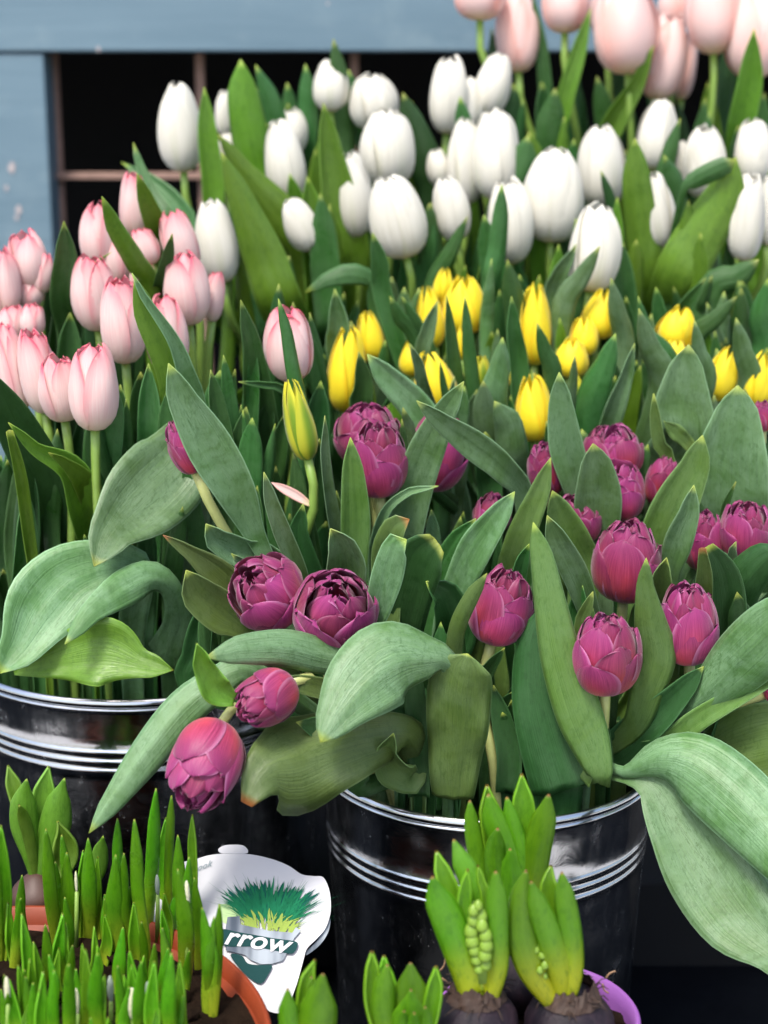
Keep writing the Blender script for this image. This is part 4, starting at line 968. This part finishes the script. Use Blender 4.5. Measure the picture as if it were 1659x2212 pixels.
# two half seen hyacinths at the bottom edge
def c5(x, y): return (365+.36*x, 1592.6+.36*y)
c5.s = .36
D0 = PY(*c5(850, 2050), 1.02); hd = thing('hyacinth', 'broad leaved hyacinth at the bottom edge right of the orange pot', 'hyacinth', D0, 'hyacinths cut by the bottom edge'); bulb(hd, D0, .022, M['bulb_brown'], False)
for k, (pts, dy, cu) in enumerate([([(878,1335,36),(835,1450,80),(820,1600,96),(830,1800,90),(850,2000,70)],.015,.5),([(856,1435,20),(850,1500,40),(850,1700,60),(850,2000,60)],.006,-.5),
   ([(925,1418,110),(905,1540,190),(890,1700,214),(870,1850,190),(850,2000,90)],-.012,-.55),([(712,1508,56),(715,1620,104),(735,1750,112),(790,1900,90),(835,2010,60)],-.006,-.5)]):
    blade2(hd, pts, 1.02+dy, 1.02+dy*.3, c5, 360+k, cu, blunt=2.4)
E0 = PY(*c5(1440, 2050), 1.03); he = thing('hyacinth', 'opening hyacinth shoot at the bottom edge left of the lilac pot', 'hyacinth', E0, 'hyacinths cut by the bottom edge'); bulb(he, E0, .024, M['bulb_brown'], False)
for k, (pts, dy, cu) in enumerate([([(1218,1285,40),(1220,1400,76),(1228,1600,90),(1290,1800,84),(1400,2000,60)],.01,.6),([(1290,1310,60),(1300,1450,100),(1340,1650,110),(1400,2000,60)],.02,.4),
   ([(1312,1362,64),(1290,1500,112),(1290,1650,126),(1330,1800,110),(1410,2000,60)],-.002,-.5),([(1450,1350,120),(1450,1470,220),(1450,1620,262),(1450,1800,220),(1440,2000,90)],.006,-.35),
   ([(1602,1375,44),(1595,1500,84),(1570,1650,90),(1530,1800,80),(1460,2000,60)],.004,.5),([(1452,1512,60),(1450,1620,180),(1448,1750,200),(1444,2000,90)],-.01,-.45),
   ([(1412,1640,24),(1405,1720,52),(1420,2000,50)],-.018,-.5),([(1472,1652,30),(1468,1740,56),(1460,2000,50)],-.024,-.5),([(1536,1616,30),(1545,1720,60),(1500,2000,50)],-.018,-.5)]):
    blade2(he, pts, 1.03+dy, 1.03+dy*.3, c5, 380+k, cu, blunt=2.0)
# blurred plant behind, at the far left
def c4f(x, y): return c4(x, y)
c4f.s = .34
F0 = PY(*c4(235, 1400), 1.25); hf = thing('hyacinth', 'blurred broad leaved bulb plant behind the orange pot at the left edge', 'hyacinth', F0); bulb(hf, F0, .022, M['bulb_brown'], False)
for k, (pts, dy, cu) in enumerate([([(50,568,40),(75,660,84),(120,800,90),(190,1000,80),(230,1290,60)],.01,.4),([(170,655,70),(150,780,140),(155,950,150),(200,1150,90),(230,1300,50)],-.01,-.4),
   ([(310,575,60),(290,680,120),(270,820,130),(250,1000,100),(232,1290,50)],.01,.4),([(410,650,50),(375,780,130),(350,950,170),(300,1120,130),(240,1300,50)],-.005,-.4),
   ([(366,925,50),(400,1020,130),(410,1150,150),(330,1280,90),(245,1340,50)],-.01,.4),([(655,1015,30),(640,1100,80),(610,1250,90),(480,1380,80),(260,1400,50)],-.015,-.3),
   ([(120,820,30),(150,900,60),(190,1050,60),(228,1300,40)],-.02,-.4)]):
    blade2(hf, pts, 1.25+dy, 1.25, c4f, 400+k, cu, mat='leaf_fresh')
pb = thing('plant_pot', 'dark pot behind the orange one at the left edge', 'pot', (F0.x, 1.27, .114))
del pb['label']; bpy.data.objects.remove(pb)
# ------------------------------------------------------------------ printed plant label
def c7(x, y): return ((620+x*.3014)/1.507, (2720+y*.3014)/1.507)
LP = PY(578, 1950, 1.215); LN = Vector((0.10, -1, 1.0)).normalized()
def on_card(x, y, lift=0):
    d = ray(*c7(x, y)); t = (LP+LN*lift-CAMP).dot(LN)/d.dot(LN); return CAMP+d*t
lab = thing('plant_label', 'white printed plant label with green grass picture standing between pot and bucket', 'label', LP)
def poly(name, pts, mat, lift, thick=.0004):
    vs = [on_card(x, y, lift)-LP for x, y in pts]
    return mesh_obj(name, vs, [tuple(range(len(vs)))], mat, lab, smooth=False, thick=thick)
def smooth_closed(pts, n=4):
    out = []; m = len(pts)
    for i in range(m):
        p0, p1, p2, p3 = pts[i-1], pts[i], pts[(i+1) % m], pts[(i+2) % m]
        for k in range(n):
            t = k/n; out.append(tuple(.5*(2*b+(c-a)*t+(2*a-5*b+4*c-d)*t*t+(-a+3*b-3*c+d)*t**3) for a, b, c, d in zip(p0, p1, p2, p3)))
    return out
poly('card', smooth_closed([(-420,520),(-300,380),(-120,300),(60,255),(200,215),(380,195),(600,200),(780,230),(950,280),(1080,340),(1200,420),(1330,440),(1430,450),(1490,560),(1515,700),(1510,850),(1460,1000),(1370,1110),(1260,1220),(1225,1330),(1190,1460),(1150,1600),(1100,1750),(1080,1900),(850,1900),(700,1700),(300,1500),(-200,1300),(-450,900)]), M['card'], 0, .0008)
poly('hang_tab', smooth_closed([(300,150),(360,110),(470,100),(570,110),(620,160),(600,195),(450,196),(330,190)]), M['card'], .0004, .0008)
poly('back_card', smooth_closed([(1440,980),(1510,900),(1490,1040),(1400,1180),(1260,1290),(1252,1250),(1370,1130)]), M['print_grey'], -.003, .0006)
rg = random.Random(21)
poly('print_panel', [(300,740),(430,740),(560,800),(560,900),(400,960),(280,900)], M['print_pale_lime'], .0010, 0)
vs, fs = [], []
def blades_print(name, n, mat, lift, spread, hgt, y0, w0, seed, x0=560, x1=1130):
    rg = random.Random(seed); vs, fs = [], []
    for i in range(n):
        bx = rg.uniform(x0, x1); by = y0+rg.uniform(-30, 60)+(bx-850)*.1; side = (bx-840)/300; ang = side*spread+rg.uniform(-.45, .45); L = rg.uniform(*hgt)
        tx, ty = bx+math.sin(ang)*L, by-math.cos(ang)*L*(.9-.15*abs(side)); mx, my = (bx+tx)/2+side*20*-1, (by+ty)/2-25; w_ = rg.uniform(*w0); b0 = len(vs); lf = lift+.0000015*i
        for (x, y, ww) in ((bx, by, w_*.6), (mx, my, w_), (lerp(mx, tx, .6), lerp(my, ty, .6), w_*.7), (tx, ty, .5)):
            vs.append(on_card(x-ww, y, lf)-LP); vs.append(on_card(x+ww, y, lf)-LP)
        for k in range(3): fs.append((b0+2*k, b0+2*k+1, b0+2*k+3, b0+2*k+2))
    mesh_obj(name, vs, fs, mat, lab, smooth=False)
blades_print('printed_grass', 120, M['print_teal'], .0014, .55, (260, 470), 860, (8, 26), 1)
blades_print('printed_grass', 120, M['print_green'], .0018, .85, (240, 520), 900, (3, 14), 2)
blades_print('printed_grass', 60, M['print_green'], .0022, 1.25, (420, 680), 920, (1.5, 3.5), 5)
blades_print('printed_grass', 90, M['print_lime'], .0026, 1.0, (60, 240), 1000, (6, 18), 3)
poly('print_pot', [(400,880),(530,870),(540,960),(860,1030),(1100,1050),(1140,990),(1190,1030),(1120,1110),(1000,1350),(880,1385),(760,1390),(640,1340),(590,1290),(380,1240),(380,1000)], M['print_grey'], .0030, 0)
poly('print_band', smooth_closed([(340,1010),(500,1040),(700,1075),(900,1110),(1120,1140),(1160,1180),(1120,1260),(1060,1275),(900,1240),(650,1200),(380,1195),(330,1100)], 3), M['print_band'], .0034, 0)
poly('print_shadow', smooth_closed([(430,1290),(500,1280),(570,1310),(620,1380),(760,1400),(880,1400),(840,1500),(760,1600),(640,1540),(520,1420)], 3), M['print_band'], .0030, 0)
def text(body, p, xdir, ydir, size, mat, lift, name, shear=.35, ext=.00002):
    cu = bpy.data.curves.new('txt', 'FONT'); cu.body = body; cu.size = 1; cu.shear = shear; cu.offset = .018; cu.space_character = 1.04
    to = bpy.data.objects.new('txt', cu); COL.objects.link(to); dg = bpy.context.evaluated_depsgraph_get(); me = bpy.data.meshes.new_from_object(to.evaluated_get(dg))
    bpy.data.objects.remove(to)
    O = on_card(*p, lift); X = on_card(p[0]+xdir[0], p[1]+xdir[1], lift)-O; Y_ = on_card(p[0]+ydir[0], p[1]+ydir[1], lift)-O
    for v in me.vertices: v.co = O-LP+X*v.co.x+Y_*v.co.y
    me.materials.clear(); me.materials.append(mat); o = bpy.data.objects.new(name, me); COL.objects.link(o); o.parent = lab; return o
text('rrow', (350, 1165), (325, 50), (30, -270), 1, M['card'], .0040, 'lettering')
text('ook', (70, 385), (95, -35), (0, -90), 1, M['print_ink'], .0012, 'small_lettering')
